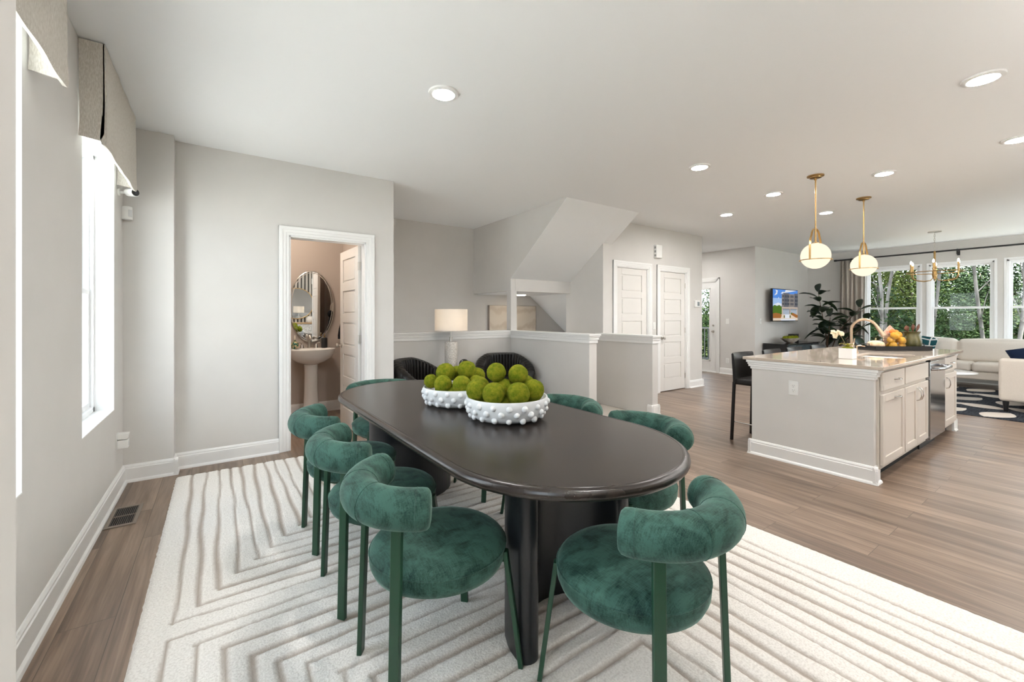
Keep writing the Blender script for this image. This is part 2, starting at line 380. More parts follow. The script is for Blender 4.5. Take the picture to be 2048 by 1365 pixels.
# ================================================================ THE ROOM
CZ = 2.74
def wall_boxes(a0, a1, z0, z1, ops, put):
    """a wall strip along one axis cut by openings (s0,s1,z0,z1)"""
    ops = sorted(ops); c = a0
    for s0, s1, b0, b1 in ops:
        if s0 > c: put(c, s0, z0, z1)
        if b0 > z0: put(s0, s1, z0, b0)
        if b1 < z1: put(s0, s1, b1, z1)
        c = s1
    if c < a1: put(c, a1, z0, z1)
def wall_along_y(name, x0, x1, y0, y1, ops=(), m='wall', lab='', z0=0, z1=CZ, extra=None):
    mb = MB(); wall_boxes(y0, y1, z0, z1, ops, lambda a, b, c, d: mb.box(x0, x1, a, b, c, d))
    if extra: extra(mb)
    return struct(name, mb, M[m], lab, 'wall')
def wall_along_x(name, y0, y1, x0, x1, ops=(), m='wall', lab='', z0=0, z1=CZ, extra=None):
    mb = MB(); wall_boxes(x0, x1, z0, z1, ops, lambda a, b, c, d: mb.box(a, b, y0, y1, c, d))
    if extra: extra(mb)
    return struct(name, mb, M[m], lab, 'wall')

fl = MB()
fl.box(-0.75, 3.64, -1.5, 5.20, -0.2, 0); fl.box(3.64, 4.58, -1.5, 3.50, -0.2, 0); fl.box(4.58, 11.95, -1.5, 4.45, -0.2, 0)
fl.box(-0.75, 1.564, 5.20, 6.35, -0.2, 0); fl.box(4.81, 9.35, 4.45, 6.45, -0.2, 0)
struct('floor', fl, M['floor'], 'grey-brown wood plank floor of the open plan room', 'floor')
ce = MB(); ce.box(-0.8, 12.1, -1.6, 6.5, CZ, CZ + 0.25)
struct('ceiling', ce, M['ceil'], 'smooth white painted ceiling with recessed lights', 'ceiling')

WY = [(-0.56, 0.30, 0.62, 2.38), (1.48, 2.337, 0.62, 2.38), (3.182, 4.038, 0.62, 2.38)]
def piers(mb):
    mb.box(-0.62, -0.293, 4.365, 4.52, 0, CZ); mb.box(-0.62, -0.293, 0.80, 1.113, 0, CZ)
wall_along_y('wall_left', -0.80, -0.60, -1.5, 4.62, WY, lab='greige window wall with two deep window openings and piers', extra=piers)
wall_along_x('wall_powder', 4.50, 4.61, -0.75, 1.564, [(0.553, 1.27, 0, 2.045)], lab='greige wall with the open powder room doorway')
pw = MB(); pw.box(-0.75, -0.70, 4.61, 6.3, 0, CZ); pw.box(-0.75, 1.42, 6.122, 6.3, 0, CZ); pw.box(1.416, 1.43, 4.61, 6.13, 0, CZ)
pw.box(-0.70, 0.553, 4.611, 4.622, 0, CZ); pw.box(1.27, 1.416, 4.611, 4.622, 0, CZ); pw.box(0.553, 1.27, 4.611, 4.622, 2.045, CZ)
struct('wall_powder_inner', pw, M['taupe'], 'darker taupe walls inside the small powder room', 'wall')
wall_along_y('wall_alcove_side', 1.43, 1.564, 4.61, 6.19, lab='greige side wall between powder room and sitting alcove')
wall_along_x('wall_stair_back', 6.19, 6.35, 1.43, 6.4, lab='greige back wall of the stairwell behind the half wall', z0=-2.0)
# the upper flight's side wall above the alcove, its header, sloped soffit and post
us = MB(); us.prism([(3.886, CZ), (6.19, CZ), (6.19, 1.65), (5.096, 1.65), (5.096, 1.83)], 3.52, 3.60, 'x')
us.box(3.60, 4.69, 5.09, 5.19, 1.645, 1.83); us.box(3.52, 3.625, 5.092, 5.20, 0.98, 1.655)
struct('wall_stair_upper', us, M['wall'], 'greige wall panel under the upper stair flight with sloping edge and corner post', 'wall')
so_ = MB(); so_.prism([(3.88, CZ), (5.09, 1.83), (5.19, 1.83), (3.98, CZ)], 3.5208, 4.69, 'x')
so_.prism([(3.88, CZ), (4.40, 2.35), (4.50, 2.35), (3.98, CZ)], 4.69, 4.88, 'x')
struct('trim_1', so_, M['ceil'], 'sloping white soffit under the upper stair flight', 'soffit')
lc = MB(); lc.box(3.60, 4.70, 5.19, 6.19, 1.645, 1.70); lc.prism([(4.70, 1.645), (5.75, 0.83), (5.75, 0.90), (4.70, 1.71)], 5.19, 6.19, 'y')
struct('ceiling_landing', lc, M['ceil'], 'low white ceiling over the stair landing sloping down to the right', 'ceiling')
ls = MB(); ls.box(4.69, 4.81, 4.38, 5.19, -1.5, CZ); ls.box(4.69, 4.81, 5.19, 6.19, 1.9, CZ)
struct('wall_stair_right', ls, M['wall'], 'tall greige wall beside the stair opening left of the closet doors', 'wall')
st = MB()
st.box(3.64, 4.58, 3.50, 4.30, -0.2, -0.003)
for i in range(4): st.box(3.64, 4.58, 4.30 + 0.2*i, 4.50 + 0.2*i, -0.19*i - 0.45, -0.19*i - 0.19)
st.box(1.57, 5.9, 5.10, 6.19, -1.9, -1.71)
struct('trim_2', st, mat('stair_pale', (0.60, 0.56, 0.51), 0.95), 'pale steps going down between the two half walls, coloured to lighten the opening', 'steps')  # pale step colour stands in for light missing in the stairwell
# half walls with white moulded caps
def halfwall(name, x0, x1, y0, y1, lab, z1=0.965, z0=-1.7):
    return struct(name, MB().box(x0, x1, y0, y1, z0, z1), M['wall'], lab, 'wall')
halfwall('wall_half_back', 1.564, 3.64, 5.09, 5.20, 'greige half wall with white cap behind the lounge chairs')
halfwall('wall_half_right', 3.52, 3.64, 3.50, 5.09, 'greige half wall with white cap at the stair opening')
halfwall('wall_half_hall', 4.58, 4.69, 3.43, 4.40, 'short greige half wall with white cap beside the closet doors', 0.925)
def capmold(name, x0, x1, y0, y1, z, lab, ends):
    """stepped crown under a flat cap round a half wall; ends = how far each side sticks out (x0,x1,y0,y1)"""
    mb = MB()
    for zz, h, e in [(z, 0.022, 0.038), (z - 0.018, 0.018, 0.028), (z - 0.045, 0.027, 0.020), (z - 0.085, 0.04, 0.011)]:
        mb.box(x0 - e*ends[0], x1 + e*ends[1], y0 - e*ends[2], y1 + e*ends[3], zz, zz + h)
    return struct(name, mb, M['trim'], lab, 'moulding', bevel=0.003)
capmold('trim_3', 1.564, 3.64, 5.09, 5.20, 1.05, 'white cap moulding on the half wall behind the lounge chairs', (0, 0, 1, 1))
capmold('trim_4', 3.52, 3.64, 3.50, 5.12, 1.048, 'white cap moulding on the half wall at the stair opening', (1, 1, 1, 0))
capmold('trim_5', 4.58, 4.69, 3.43, 4.40, 1.008, 'white cap moulding on the short half wall by the closets', (1, 1, 1, 0))

D1 = (4.985, 5.735); D2 = (6.045, 6.795)
wall_along_x('wall_hall', 4.38, 4.50, 4.81, 7.29, [(D1[0], D1[1], 0, 2.045), (D2[0], D2[1], 0, 2.045)], lab='warm greige wall with the two closet doors')
wall_along_y('wall_hall_end', 7.17, 7.29, 4.50, 6.35, lab='greige end wall of the closet block')
wall_along_x('wall_hall_back', 6.35, 6.47, 4.69, 9.35, lab='greige wall at the far end of the side hall')
wall_along_y('wall_patio', 9.20, 9.35, 4.35, 6.35, [(5.19, 6.13, 0, 2.06)], lab='greige wall with the white glazed patio door')
wall_along_x('wall_television', 4.35, 4.50, 9.35, 11.80, lab='greige living room wall carrying the television')
LW = [(2.346, 3.23, 0.45, 2.31), (1.33, 2.21, 0.45, 2.31), (0.30, 1.18, 0.45, 2.31), (-0.72, 0.16, 0.45, 2.31)]
wall_along_y('wall_living', 11.80, 11.95, -1.5, 4.5, LW, lab='greige living room wall with a row of tall windows')
wall_along_x('wall_back', -1.50, -1.30, -0.80, 11.95, [(5.0, 6.0, 1.0, 2.1), (8.6, 10.6, 0.6, 2.3)], lab='greige wall behind the camera with two added window openings')

# ---- baseboards
BP = [(0, 0), (0.032, 0), (0.031, 0.006), (0.027, 0.014), (0.019, 0.020), (0.017, 0.022), (0.017, 0.104), (0.013, 0.109), (0.013, 0.119), (0.006, 0.131), (0, 0.133)]
def base_run(mb, p0, p1, nrm):
    p0 = Vector(p0); p1 = Vector(p1); n = Vector(nrm); vs = []
    for p in (p0, p1):
        for u, w in BP: vs.append((p.x + n.x*u, p.y + n.y*u, w))
    k = len(BP); mb.add(vs, [tuple(range(k)), tuple(range(k, 2*k))] + [(i, (i+1) % k, k + (i+1) % k, k + i) for i in range(k)])
def baseboard(name, runs, lab):
    mb = MB()
    for r in runs: base_run(mb, *r)
    return struct(name, mb, M['trim'], lab, 'baseboard', smooth=25)
baseboard('baseboard_left', [((-0.60, 1.113), (-0.60, 4.365), (1, 0)), ((-0.60, 4.365), (-0.265, 4.365), (0, -1)), ((-0.293, 4.335), (-0.293, 4.50), (1, 0)),
    ((-0.293, 0.77), (-0.293, 1.145), (1, 0)), ((-0.60, -1.3), (-0.60, 0.80), (1, 0)), ((-0.60, 1.113), (-0.265, 1.113), (0, 1))], 'white moulded baseboard along the window wall and its piers')
baseboard('baseboard_powder', [((-0.293, 4.50), (0.467, 4.50), (0, -1)), ((1.361, 4.50), (1.592, 4.50), (0, -1)), ((1.564, 4.472), (1.564, 5.09), (1, 0))], 'white moulded baseboard beside the powder room door')
baseboard('baseboard_powder_inner', [((-0.70, 6.122), (1.416, 6.122), (0, -1)), ((1.416, 4.622), (1.416, 6.122), (-1, 0))], 'white baseboard inside the powder room')
baseboard('baseboard_alcove', [((1.564, 5.09), (3.52, 5.09), (0, -1)), ((3.52, 3.472), (3.52, 5.09), (-1, 0)), ((3.492, 3.50), (3.668, 3.50), (0, -1)),
    ((4.58, 3.402), (4.58, 3.50), (-1, 0)), ((4.552, 3.43), (4.718, 3.43), (0, -1)), ((4.69, 3.402), (4.69, 4.38), (1, 0))], 'white baseboard around the half walls')
baseboard('baseboard_hall', [((4.69, 4.38), (4.90, 4.38), (0, -1)), ((5.82, 4.38), (5.96, 4.38), (0, -1)), ((6.88, 4.38), (7.318, 4.38), (0, -1)), ((7.29, 4.352), (7.29, 6.35), (1, 0))], 'white baseboard beside the closet doors')
baseboard('baseboard_living', [((9.20, 4.322), (9.20, 5.10), (-1, 0)), ((9.172, 4.35), (11.80, 4.35), (0, -1)), ((11.80, -1.3), (11.80, 4.35), (-1, 0))], 'white baseboard around the living room walls')

# ---- door casings
def casing(mb, x0, x1, zt, yf, w=0.086, d=-1):
    """U-shaped moulded casing on a wall facing -y around an opening"""
    for o0, o1, t in [(0.0, 1.0, 0.012), (0.30, 1.0, 0.017), (0.62, 0.97, 0.022)]:
        a, b = w*o0, w*o1
        mb.box(x0 - b, x0 - a, yf - t, yf, 0, zt + b); mb.box(x1 + a, x1 + b, yf - t, yf, 0, zt + b); mb.box(x0 - b, x1 + b, yf - t - 0.0004, yf, zt + a, zt + b)
def jamb(mb, x0, x1, zt, y0, y1):
    mb.box(x0, x0 + 0.015, y0, y1, 0, zt); mb.box(x1 - 0.015, x1, y0, y1, 0, zt); mb.box(x0, x1, y0, y1, zt - 0.015, zt)
def leaf(mb, w, h, t=0.035, n=5):
    """five-panel door leaf, x 0..w, y 0..t, z 0..h"""
    st = 0.115; rl = 0.10; mb.box(0, st, 0, t, 0, h); mb.box(w - st, w, 0, t, 0, h)
    bot = 0.20; ph = (h - bot - rl * n) / n; z = 0
    mb.box(st, w - st, 0, t, 0, bot); z = bot
    for i in range(n):
        mb.box(st, w - st, 0.011, t - 0.011, z, z + ph)
        for y0, y1 in ((0.004, 0.012), (t - 0.012, t - 0.004)): mb.box(st + 0.022, w - st - 0.022, y0, y1, z + 0.022, z + ph - 0.022)
        z += ph; mb.box(st, w - st, 0, t, z, z + rl); z += rl
    return mb
def knob(parent, x, y, z, dirn, name='door_knob', ax='y'):
    mb = MB(); s = dirn
    pr_ = [(0.030, 0), (0.030, 0.006), (0.012, 0.010), (0.011, 0.030), (0.020, 0.038), (0.027, 0.050), (0.025, 0.062), (0.012, 0.070), (0.0, 0.071)]
    mb.lathe([(r, q * s) for r, q in pr_], (x, y, z), 20, ax); return link(name, mb, M['nickel'], parent, world=False)
# powder room door, standing open into the powder room
d1 = thing('door_1', 'white five-panel door standing open into the powder room', 'door', (1.262, 4.64, 0.012), R(92), kind='structure')
link('leaf', leaf(MB(), 0.70, 2.02), M['door'], d1, world=False, bevel=0.002)
knob(d1, 0.64, 0.035, 0.92, 1); knob(d1, 0.64, 0.0, 0.92, -1)
for z in (0.22, 1.02, 1.80):
    h = MB(); h.box(-0.012, 0.0, -0.045, 0.03, z - 0.045, z + 0.045); h.cyl((-0.010, 0.036, z - 0.045), 0.007, 0.09, 10)
    link('hinge', h, M['nickel'], d1, world=False)
cs = MB(); casing(cs, 0.553, 1.27, 2.045, 4.50); jamb(cs, 0.553, 1.27, 2.045, 4.495, 4.625)
struct('trim_6', cs, M['trim'], 'white moulded casing around the powder room doorway', 'door casing', bevel=0.002)
# closet doors
def closet(n, x0, x1, hinge_left, lab):
    d = thing('door_%d' % n, lab, 'door', (x0 + 0.018, 4.395, 0.012), 0, kind='structure')
    w = x1 - x0 - 0.036; link('leaf', leaf(MB(), w, 2.015), M['door'], d, world=False, bevel=0.002)
    knob(d, (w - 0.06) if hinge_left else 0.06, 0, 0.90, -1)
    for z in (0.22, 1.02, 1.80):
        h = MB(); hx = -0.004 if hinge_left else w + 0.004
        h.cyl((hx, -0.006, z - 0.045), 0.007, 0.09, 10); h.box(hx - 0.012, hx + 0.012, -0.003, 0.0, z - 0.045, z + 0.045); link('hinge', h, M['nickel'], d, world=False)
    c = MB(); casing(c, x0, x1, 2.045, 4.38); jamb(c, x0, x1, 2.045, 4.378, 4.50)
    link('casing', MB().add([(a - d.location.x, b - d.location.y, e - d.location.z) for a, b, e in c.v], c.f), M['trim'], d, world=False, bevel=0.002)
    bk = MB().box(-0.01, w + 0.01, 0.075, 0.09, 0, 2.03); link('closet_shadow_panel', bk, M['dark'], d, world=False)
closet(2, *D1, True, 'white five-panel closet door beside the stair wall, hinges on its left')
closet(3, *D2, False, 'white five-panel closet door nearest the hall corner, round knob on its left')
# patio door with a tall glass light
d4 = thing('door_4', 'white patio door with a tall glass light in the side hall', 'door', (9.215, 0, 0), 0, kind='structure')
mb = MB(); y0, y1 = 5.205, 6.115
mb.box(9.215, 9.26, y0, y0 + 0.145, 0.02, 2.045); mb.box(9.215, 9.26, y1 - 0.145, y1, 0.02, 2.045)
mb.box(9.215, 9.26, y0 + 0.145, y1 - 0.145, 0.02, 0.27); mb.box(9.215, 9.26, y0 + 0.145, y1 - 0.145, 1.90, 2.045)
for a, b, c, d in [(y0 + 0.125, y0 + 0.155, 0.25, 1.92), (y1 - 0.155, y1 - 0.125, 0.25, 1.92), (y0 + 0.125, y1 - 0.125, 0.25, 0.28), (y0 + 0.125, y1 - 0.125, 1.89, 1.92)]: mb.box(9.208, 9.215, a, b, c, d)
link('leaf', mb, M['trim'], d4, bevel=0.002)
link('glass_light', MB().box(9.236, 9.240, y0 + 0.145, y1 - 0.145, 0.27, 1.90), M['glass'], d4)
for z, r in ((0.93, 0.028), (1.07, 0.022)):
    k = MB(); k.lathe([(r, 0), (r, -0.008), (0.012, -0.014), (0.011, -0.03), (0.022, -0.04), (0.02, -0.058), (0, -0.062)] if z < 1 else [(r, 0), (r, -0.012), (0.008, -0.016), (0.008, -0.03), (0, -0.03)], (9.214, 5.265, z), 18, 'x')
    link('door_knob' if z < 1 else 'deadbolt', k, M['nickel'], d4)
c = MB()
for o0, o1, t in [(0, 1, 0.012), (0.3, 1, 0.017), (0.62, 0.97, 0.022)]:
    a, b = 0.086*o0, 0.086*o1
    c.box(9.2 - t, 9.2, 5.19 - b, 5.19 - a, 0, 2.06 + b); c.box(9.2 - t, 9.2, 6.13 + a, 6.13 + b, 0, 2.06 + b); c.box(9.2 - t, 9.2, 5.19 - b, 6.13 + b, 2.06 + a, 2.06 + b)
c.box(9.2, 9.34, 5.19, 5.205, 0, 2.06); c.box(9.2, 9.34, 6.115, 6.13, 0, 2.06); c.box(9.2, 9.34, 5.19, 6.13, 2.045, 2.06); c.box(9.18, 9.36, 5.19, 6.13, 0, 0.02)
link('casing', c, M['trim'], d4, bevel=0.002)

# ---- windows
def dh_window(n, xw, sgn, y0, y1, z0, z1, depth, lab, rail, inner=None):
    """double-hung window in a wall along y; sgn = direction of the outside; depth = inside reveal"""
    w = thing('window_%d' % n, lab, 'window', (xw, (y0 + y1) / 2, z0), 0, kind='structure')
    def bx(mb, d0, d1, a, b, c, d):
        xa, xb = xw + sgn*d0, xw + sgn*d1; mb.box(min(xa, xb), max(xa, xb), a, b, c, d)
    fr = MB(); f = 0.028
    bx(fr, depth, depth + 0.10, y0, y0 + f, z0, z1); bx(fr, depth, depth + 0.10, y1 - f, y1, z0, z1); bx(fr, depth, depth + 0.10, y0, y1, z0, z0 + 0.035); bx(fr, depth, depth + 0.10, y0, y1, z1 - f, z1)
    bx(fr, depth + 0.02, depth + 0.03, y0 + f, y0 + f + 0.012, z0, z1); bx(fr, depth + 0.02, depth + 0.03, y1 - f - 0.012, y1 - f, z0, z1)
    link('window_frame', fr, M['vinyl'], w, bevel=0.002)
    s = 0.036
    for nm, d0, a, b in (('lower_sash', depth + 0.018, z0 + 0.035, rail + 0.02), ('upper_sash', depth + 0.055, rail - 0.02, z1 - f)):
        sb = MB(); A, B = y0 + f, y1 - f
        bx(sb, d0, d0 + 0.032, A, A + s, a, b); bx(sb, d0, d0 + 0.032, B - s, B, a, b); bx(sb, d0, d0 + 0.032, A + s, B - s, a, a + s); bx(sb, d0, d0 + 0.032, A + s, B - s, b - s, b)
        so2 = link(nm, sb, M['vinyl'], w, bevel=0.002)
        g = MB(); bx(g, d0 + 0.014, d0 + 0.018, A + s, B - s, a + s, b - s); link('glass_pane', g, M['glass'], so2)
    if inner:
        ib = MB(); bx(ib, -0.001, depth + 0.002, y0, y1, z0 - 0.004, z0 + 0.002); bx(ib, 0, depth, y1 - 0.003, y1 + 0.001, z0, z1); bx(ib, 0, depth, y0 - 0.001, y0 + 0.003, z0, z1); bx(ib, 0, depth, y0, y1, z1 - 0.003, z1 + 0.001)
        link('reveal', ib, M['trim'], w)
    else:
        ib = MB(); t = 0.035
        for a, b, c, d in [(y0 - t, y0, z0 - t, z1 + t), (y1, y1 + t, z0 - t, z1 + t), (y0, y1, z1, z1 + t), (y0, y1, z0 - t, z0)]: bx(ib, -0.008, 0.0, a, b, c, d)
        link('trim_frame', ib, M['vinyl'], w, bevel=0.002)
    return w
dh_window(1, -0.60, -1, 1.48, 2.337, 0.62, 2.38, 0.10, 'white window nearest the camera, mostly hidden by the pier', 1.44, True)
dh_window(2, -0.60, -1, 3.182, 4.038, 0.62, 2.38, 0.10, 'white double-hung window beside the corner pier, under a roman shade', 1.44, True)
dh_window(8, -0.60, -1, -0.56, 0.30, 0.62, 2.38, 0.10, 'unseen window added in the window wall behind the camera for daylight', 1.44, True)  # unseen window added to brighten the dining side
LL = ['tall double-hung living room window beside the curtain', 'tall double-hung living room window behind the chandelier', 'tall double-hung living room window cut by the photo edge', 'tall double-hung living room window beyond the right edge']
for i, (a, b, c, d) in enumerate(LW): dh_window(3 + i, 11.80, 1, a, b, c, d, 0.02, LL[i], 1.445)
kw = thing('window_7', 'unseen kitchen window added behind the camera for daylight', 'window', (5.6, -1.3, 1.0), 0, kind='structure')  # added out of view to let fill daylight into the kitchen
k = MB()
for a, b in ((5.0, 5.05), (5.475, 5.525), (5.95, 6.0)): k.box(a, b, -1.45, -1.38, 1.0, 2.1)
k.box(5.0, 6.0, -1.45, -1.38, 1.0, 1.05); k.box(5.0, 6.0, -1.45, -1.38, 2.05, 2.1); link('window_frame', k, M['vinyl'], kw)
link('glass_pane', MB().box(5.0, 6.0, -1.42, -1.415, 1.0, 2.1), M['glass'], kw)
lw = thing('window_9', 'unseen living room window added in the back wall for daylight', 'window', (9.6, -1.3, 0.6), 0, kind='structure'); k = MB()  # added out of view to light the living room walls
for a, b in ((8.6, 8.65), (9.575, 9.625), (10.55, 10.6)): k.box(a, b, -1.45, -1.38, 0.6, 2.3)
k.box(8.6, 10.6, -1.45, -1.38, 0.6, 0.65); k.box(8.6, 10.6, -1.45, -1.38, 2.25, 2.3); link('window_frame', k, M['vinyl'], lw)
link('glass_pane', MB().box(8.6, 10.6, -1.42, -1.415, 0.6, 2.3), M['glass'], lw)
ev = MB(); ev.box(3.0, 11.95, -3.0, -1.6, 2.75, 2.85); struct('trim_7', ev, M['trim'], 'unseen eave added to keep sun out of the back windows', 'eave')  # added out of view, blocks direct sun at the back windows

# ---- accent wall behind the camera (seen in the powder room mirror)
ac = MB(); ac.box(0.2, 3.75, -1.30, -1.285, 0, CZ); ac.mi = 1
x = 0.24
while x < 3.7: ac.box(x, x + 0.055, -1.285, -1.262, 0.0, CZ); x += 0.092
m = mat('slat_paint', (0.46, 0.42, 0.37), 0.6); struct('wall_slats', ac, [mat('slat_gap', (0.05, 0.045, 0.04), 0.8), m], 'accent wall of narrow vertical greige slats behind the camera', 'wall')

# ---- switch plates, outlets, small wall devices
def plate(name, c, nrm, lab, cat, w=0.072, h=0.117, kind='switch', group=None):
    """c = centre on the wall face, nrm = wall normal as 'x-','y-','x+' """
    t = thing(name, lab, cat, c, {'y-': 0, 'x-': R(-90), 'x+': R(90)}[nrm], group)
    # local: faces -y
    link('plate', MB().box(-w/2, w/2, -0.006, 0, -h/2, h/2), M['plastic'], t, world=False, bevel=0.002)
    if kind == 'switch': link('rocker', MB().box(-0.017, 0.017, -0.011, -0.006, -0.033, 0.033), M['plastic'], t, world=False, bevel=0.001)
    if kind == 'toggle': link('toggle', MB().box(-0.005, 0.005, -0.018, -0.006, -0.004, 0.014), M['plastic'], t, world=False)
    if kind == 'outlet':
        for z in (-0.0195, 0.0195):
            s = link('socket', MB().lathe([(0.0172, 0), (0.0172, -0.003), (0.016, -0.0035)], (0, -0.006, z), 20, 'y'), M['plastic'], t, world=False)
            hl = MB(); hl.box(-0.0075, -0.0055, -0.0101, -0.0094, z - 0.001, z + 0.008); hl.box(0.0055, 0.0075, -0.0101, -0.0094, z - 0.001, z + 0.008); hl.cyl((0, -0.0094, z - 0.009), 0.0025, -0.0007, 8, 'y')
            link('slot', hl, M['dark'], s, world=False)
    return t
plate('electrical_outlet', (4.095, 1.615, 0.655), 'x-', 'white duplex outlet on the grey end of the kitchen island', 'outlet', 0.075, 0.122, 'outlet')
plate('light_switch', (5.889, 4.38, 1.12), 'y-', 'white switch plate between the two closet doors', 'light switch')
plate('light_switch', (9.20, 4.93, 1.165), 'x-', 'white switch plate beside the patio door', 'light switch')
plate('electrical_outlet', (9.20, 4.93, 0.297), 'x-', 'white outlet low on the wall beside the patio door', 'outlet', kind='outlet')
plate('light_switch', (9.43, 4.35, 1.17), 'y-', 'white switch plate left of the television', 'light switch', kind='toggle')
ot = plate('electrical_outlet', (-0.60, 4.135, 0.375), 'x+', 'white outlet plate low in the window wall corner', 'outlet', kind='outlet')
pl = thing('plug_adapter', 'two white plug-in adapters in the outlet under the window', 'adapter', (-0.594, 4.135, 0.375), R(90))
link('upper_adapter', MB().prism([(-0.062, 0.052), (0.0, 0.056), (0.0, 0.014), (-0.052, 0.012)], -0.03, 0.03, 'x'), M['plastic'], pl, world=False, bevel=0.003)
link('lower_adapter', MB().box(-0.032, 0.028, -0.058, 0.0, -0.052, 0.006), M['plastic'], pl, world=False, bevel=0.003)
link('night_light_lens', MB().box(-0.016, 0.012, -0.060, -0.057, -0.038, -0.010), mat('grey_lens', (0.6, 0.62, 0.62), 0.3), pl, world=False)
ch = thing('door_chime', 'white door chime box high on the wall above the closet doors', 'chime', (5.96, 4.38, 2.34))
link('housing', MB().box(5.885, 6.035, 4.325, 4.38, 2.235, 2.45), M['plastic'], ch, bevel=0.006)
for z in (2.275, 2.34, 2.405): link('grille', MB().box(5.8835, 5.886, 4.336, 4.366, z - 0.018, z + 0.018), mat('grille_grey', (0.3, 0.3, 0.3), 0.6), ch)
th = thing('thermostat', 'white thermostat with grey screen at the hall corner', 'thermostat', (7.11, 4.38, 1.50))
link('housing', MB().box(7.03, 7.19, 4.352, 4.38, 1.44, 1.56), M['plastic'], th, bevel=0.006)
link('display', MB().box(7.10, 7.165, 4.3505, 4.3525, 1.462, 1.538), mat('screen_grey', (0.10, 0.12, 0.13), 0.25), th)
se = thing('motion_sensor', 'small white motion sensor in the corner below the camera', 'sensor', (-0.585, 4.35, 2.07), R(45))
link('housing', MB().prism([(-0.035, 0.0), (0.035, 0.0), (0.03, -0.035), (0.012, -0.052), (-0.012, -0.052), (-0.03, -0.035)], -0.055, 0.045, 'z'), M['plastic'], se, world=False, bevel=0.004)
link('lens', MB().prism([(-0.022, -0.040), (0.022, -0.040), (0.010, -0.056), (-0.010, -0.056)], -0.035, 0.02, 'z'), mat('lens_grey', (0.65, 0.66, 0.66), 0.35), se, world=False, bevel=0.002)
cm = thing('security_camera', 'small white security camera with black face below the far roman shade', 'camera', (-0.6, 4.175, 2.185), 0)
link('wall_mount', MB().cyl((-0.6, 4.175, 2.185), 0.028, 0.012, 20, 'x').tube([(-0.59, 4.175, 2.185), (-0.55, 4.175, 2.188), (-0.53, 4.165, 2.19)], 0.009, 10), M['plastic'], cm)
dv = Vector((0.62, -0.72, -0.10)).normalized(); p0 = Vector((-0.545, 4.175, 2.192))
cb_ = link('camera_body', MB().tube([p0, p0 + dv*0.006, p0 + dv*0.07, p0 + dv*0.075], 0.030, 20, scale=[0.75, 1, 1, 0.93]), M['plastic'], cm)
link('lens_face', MB().tube([p0 + dv*0.0745, p0 + dv*0.077], 0.025, 20), M['black'], cm)
link('lens', MB().tube([p0 + dv*0.0768, p0 + dv*0.0785], 0.009, 16), mat('lens_dark', (0.05, 0.05, 0.06), 0.05), cm)
fv = thing('floor_vent', 'taupe floor register in the planks below the window', 'floor vent', (-0.49, 3.63, 0))
v = MB(); v.box(-0.565, -0.415, 3.46, 3.485, 0.0, 0.006); v.box(-0.565, -0.415, 3.775, 3.80, 0.0, 0.006); v.box(-0.565, -0.545, 3.485, 3.775, 0, 0.006); v.box(-0.435, -0.415, 3.485, 3.775, 0, 0.006); v.box(-0.545, -0.435, 3.626, 3.634, 0, 0.006)
link('frame', v, mat('vent_taupe', (0.24, 0.20, 0.165), 0.5), fv, bevel=0.001)
v = MB()
for i in range(11): v.obox((-0.540 + i*0.01, 3.63, 0.003), (0.0015, 0.286, 0.008), Matrix.Rotation(R(35), 3, 'Y'))
link('louvres', v, mat('vent_louvre', (0.20, 0.165, 0.135), 0.5), fv); link('duct_shade', MB().box(-0.545, -0.435, 3.485, 3.775, 0.0003, 0.0008), M['dark'], fv)  # thin dark sheet painted for the shade below the louvres

# ---- roman shades
def shade(y0, y1, lab):
    t = thing('roman_shade', lab, 'roman shade', (-0.60, (y0 + y1)/2, 2.20), 0, 'linen roman shades on the left wall')
    zb = 2.205; zt = 2.732; xf = -0.497
    n = 24; vs = []; fs = []
    for i in range(n + 1):
        y = y0 + (y1 - y0)*i/n
        for j, (dx, z) in enumerate([(0, zt), (0.003, 2.6), (0.006, 2.45), (0.006, 2.30), (0.008, zb), (0.002, zb - 0.014), (-0.012, zb - 0.010), (-0.020, zb + 0.02), (-0.014, zb + 0.14), (-0.010, zb + 0.145), (-0.006, 2.45), (-0.006, zt)]):
            vs.append((xf + dx + 0.002*math.sin(i*0.9 + j), y, z + 0.003*math.sin(i*0.5)*(1 if z < 2.3 else 0)))
    k = 12
    for i in range(n):
        for j in range(k): fs.append((i*k+j, (i+1)*k+j, (i+1)*k+(j+1) % k, i*k+(j+1) % k))
    fs += [tuple(range(k)), tuple(n*k+q for q in range(k))]
    link('front_panel', MB().add(vs, fs), M['linen'], t)
    for ya in (y0, y1 - 0.008):
        s = MB().prism([(-0.598, zt), (-0.500, zt), (-0.497, 2.40), (-0.500, zb + 0.045), (-0.515, zb + 0.008), (-0.603 + 0.005, zb + 0.02), (-0.594, 2.30)], ya, ya + 0.008, 'y')
        link('side_return', s, M['linen'], t)
    link('lining', MB().box(-0.523, -0.519, y0 + 0.02, y1 - 0.02, zb + 0.02, zt - 0.02), M['liner'], t)
    link('headrail', MB().box(-0.598, -0.53, y0 + 0.01, y1 - 0.01, 2.69, zt), M['liner'], t, bevel=0.003)
    return t
shade(3.10, 4.125, 'linen roman shade over the far window, brown side return showing')
shade(1.40, 2.395, 'linen roman shade at the top left edge over the near window')

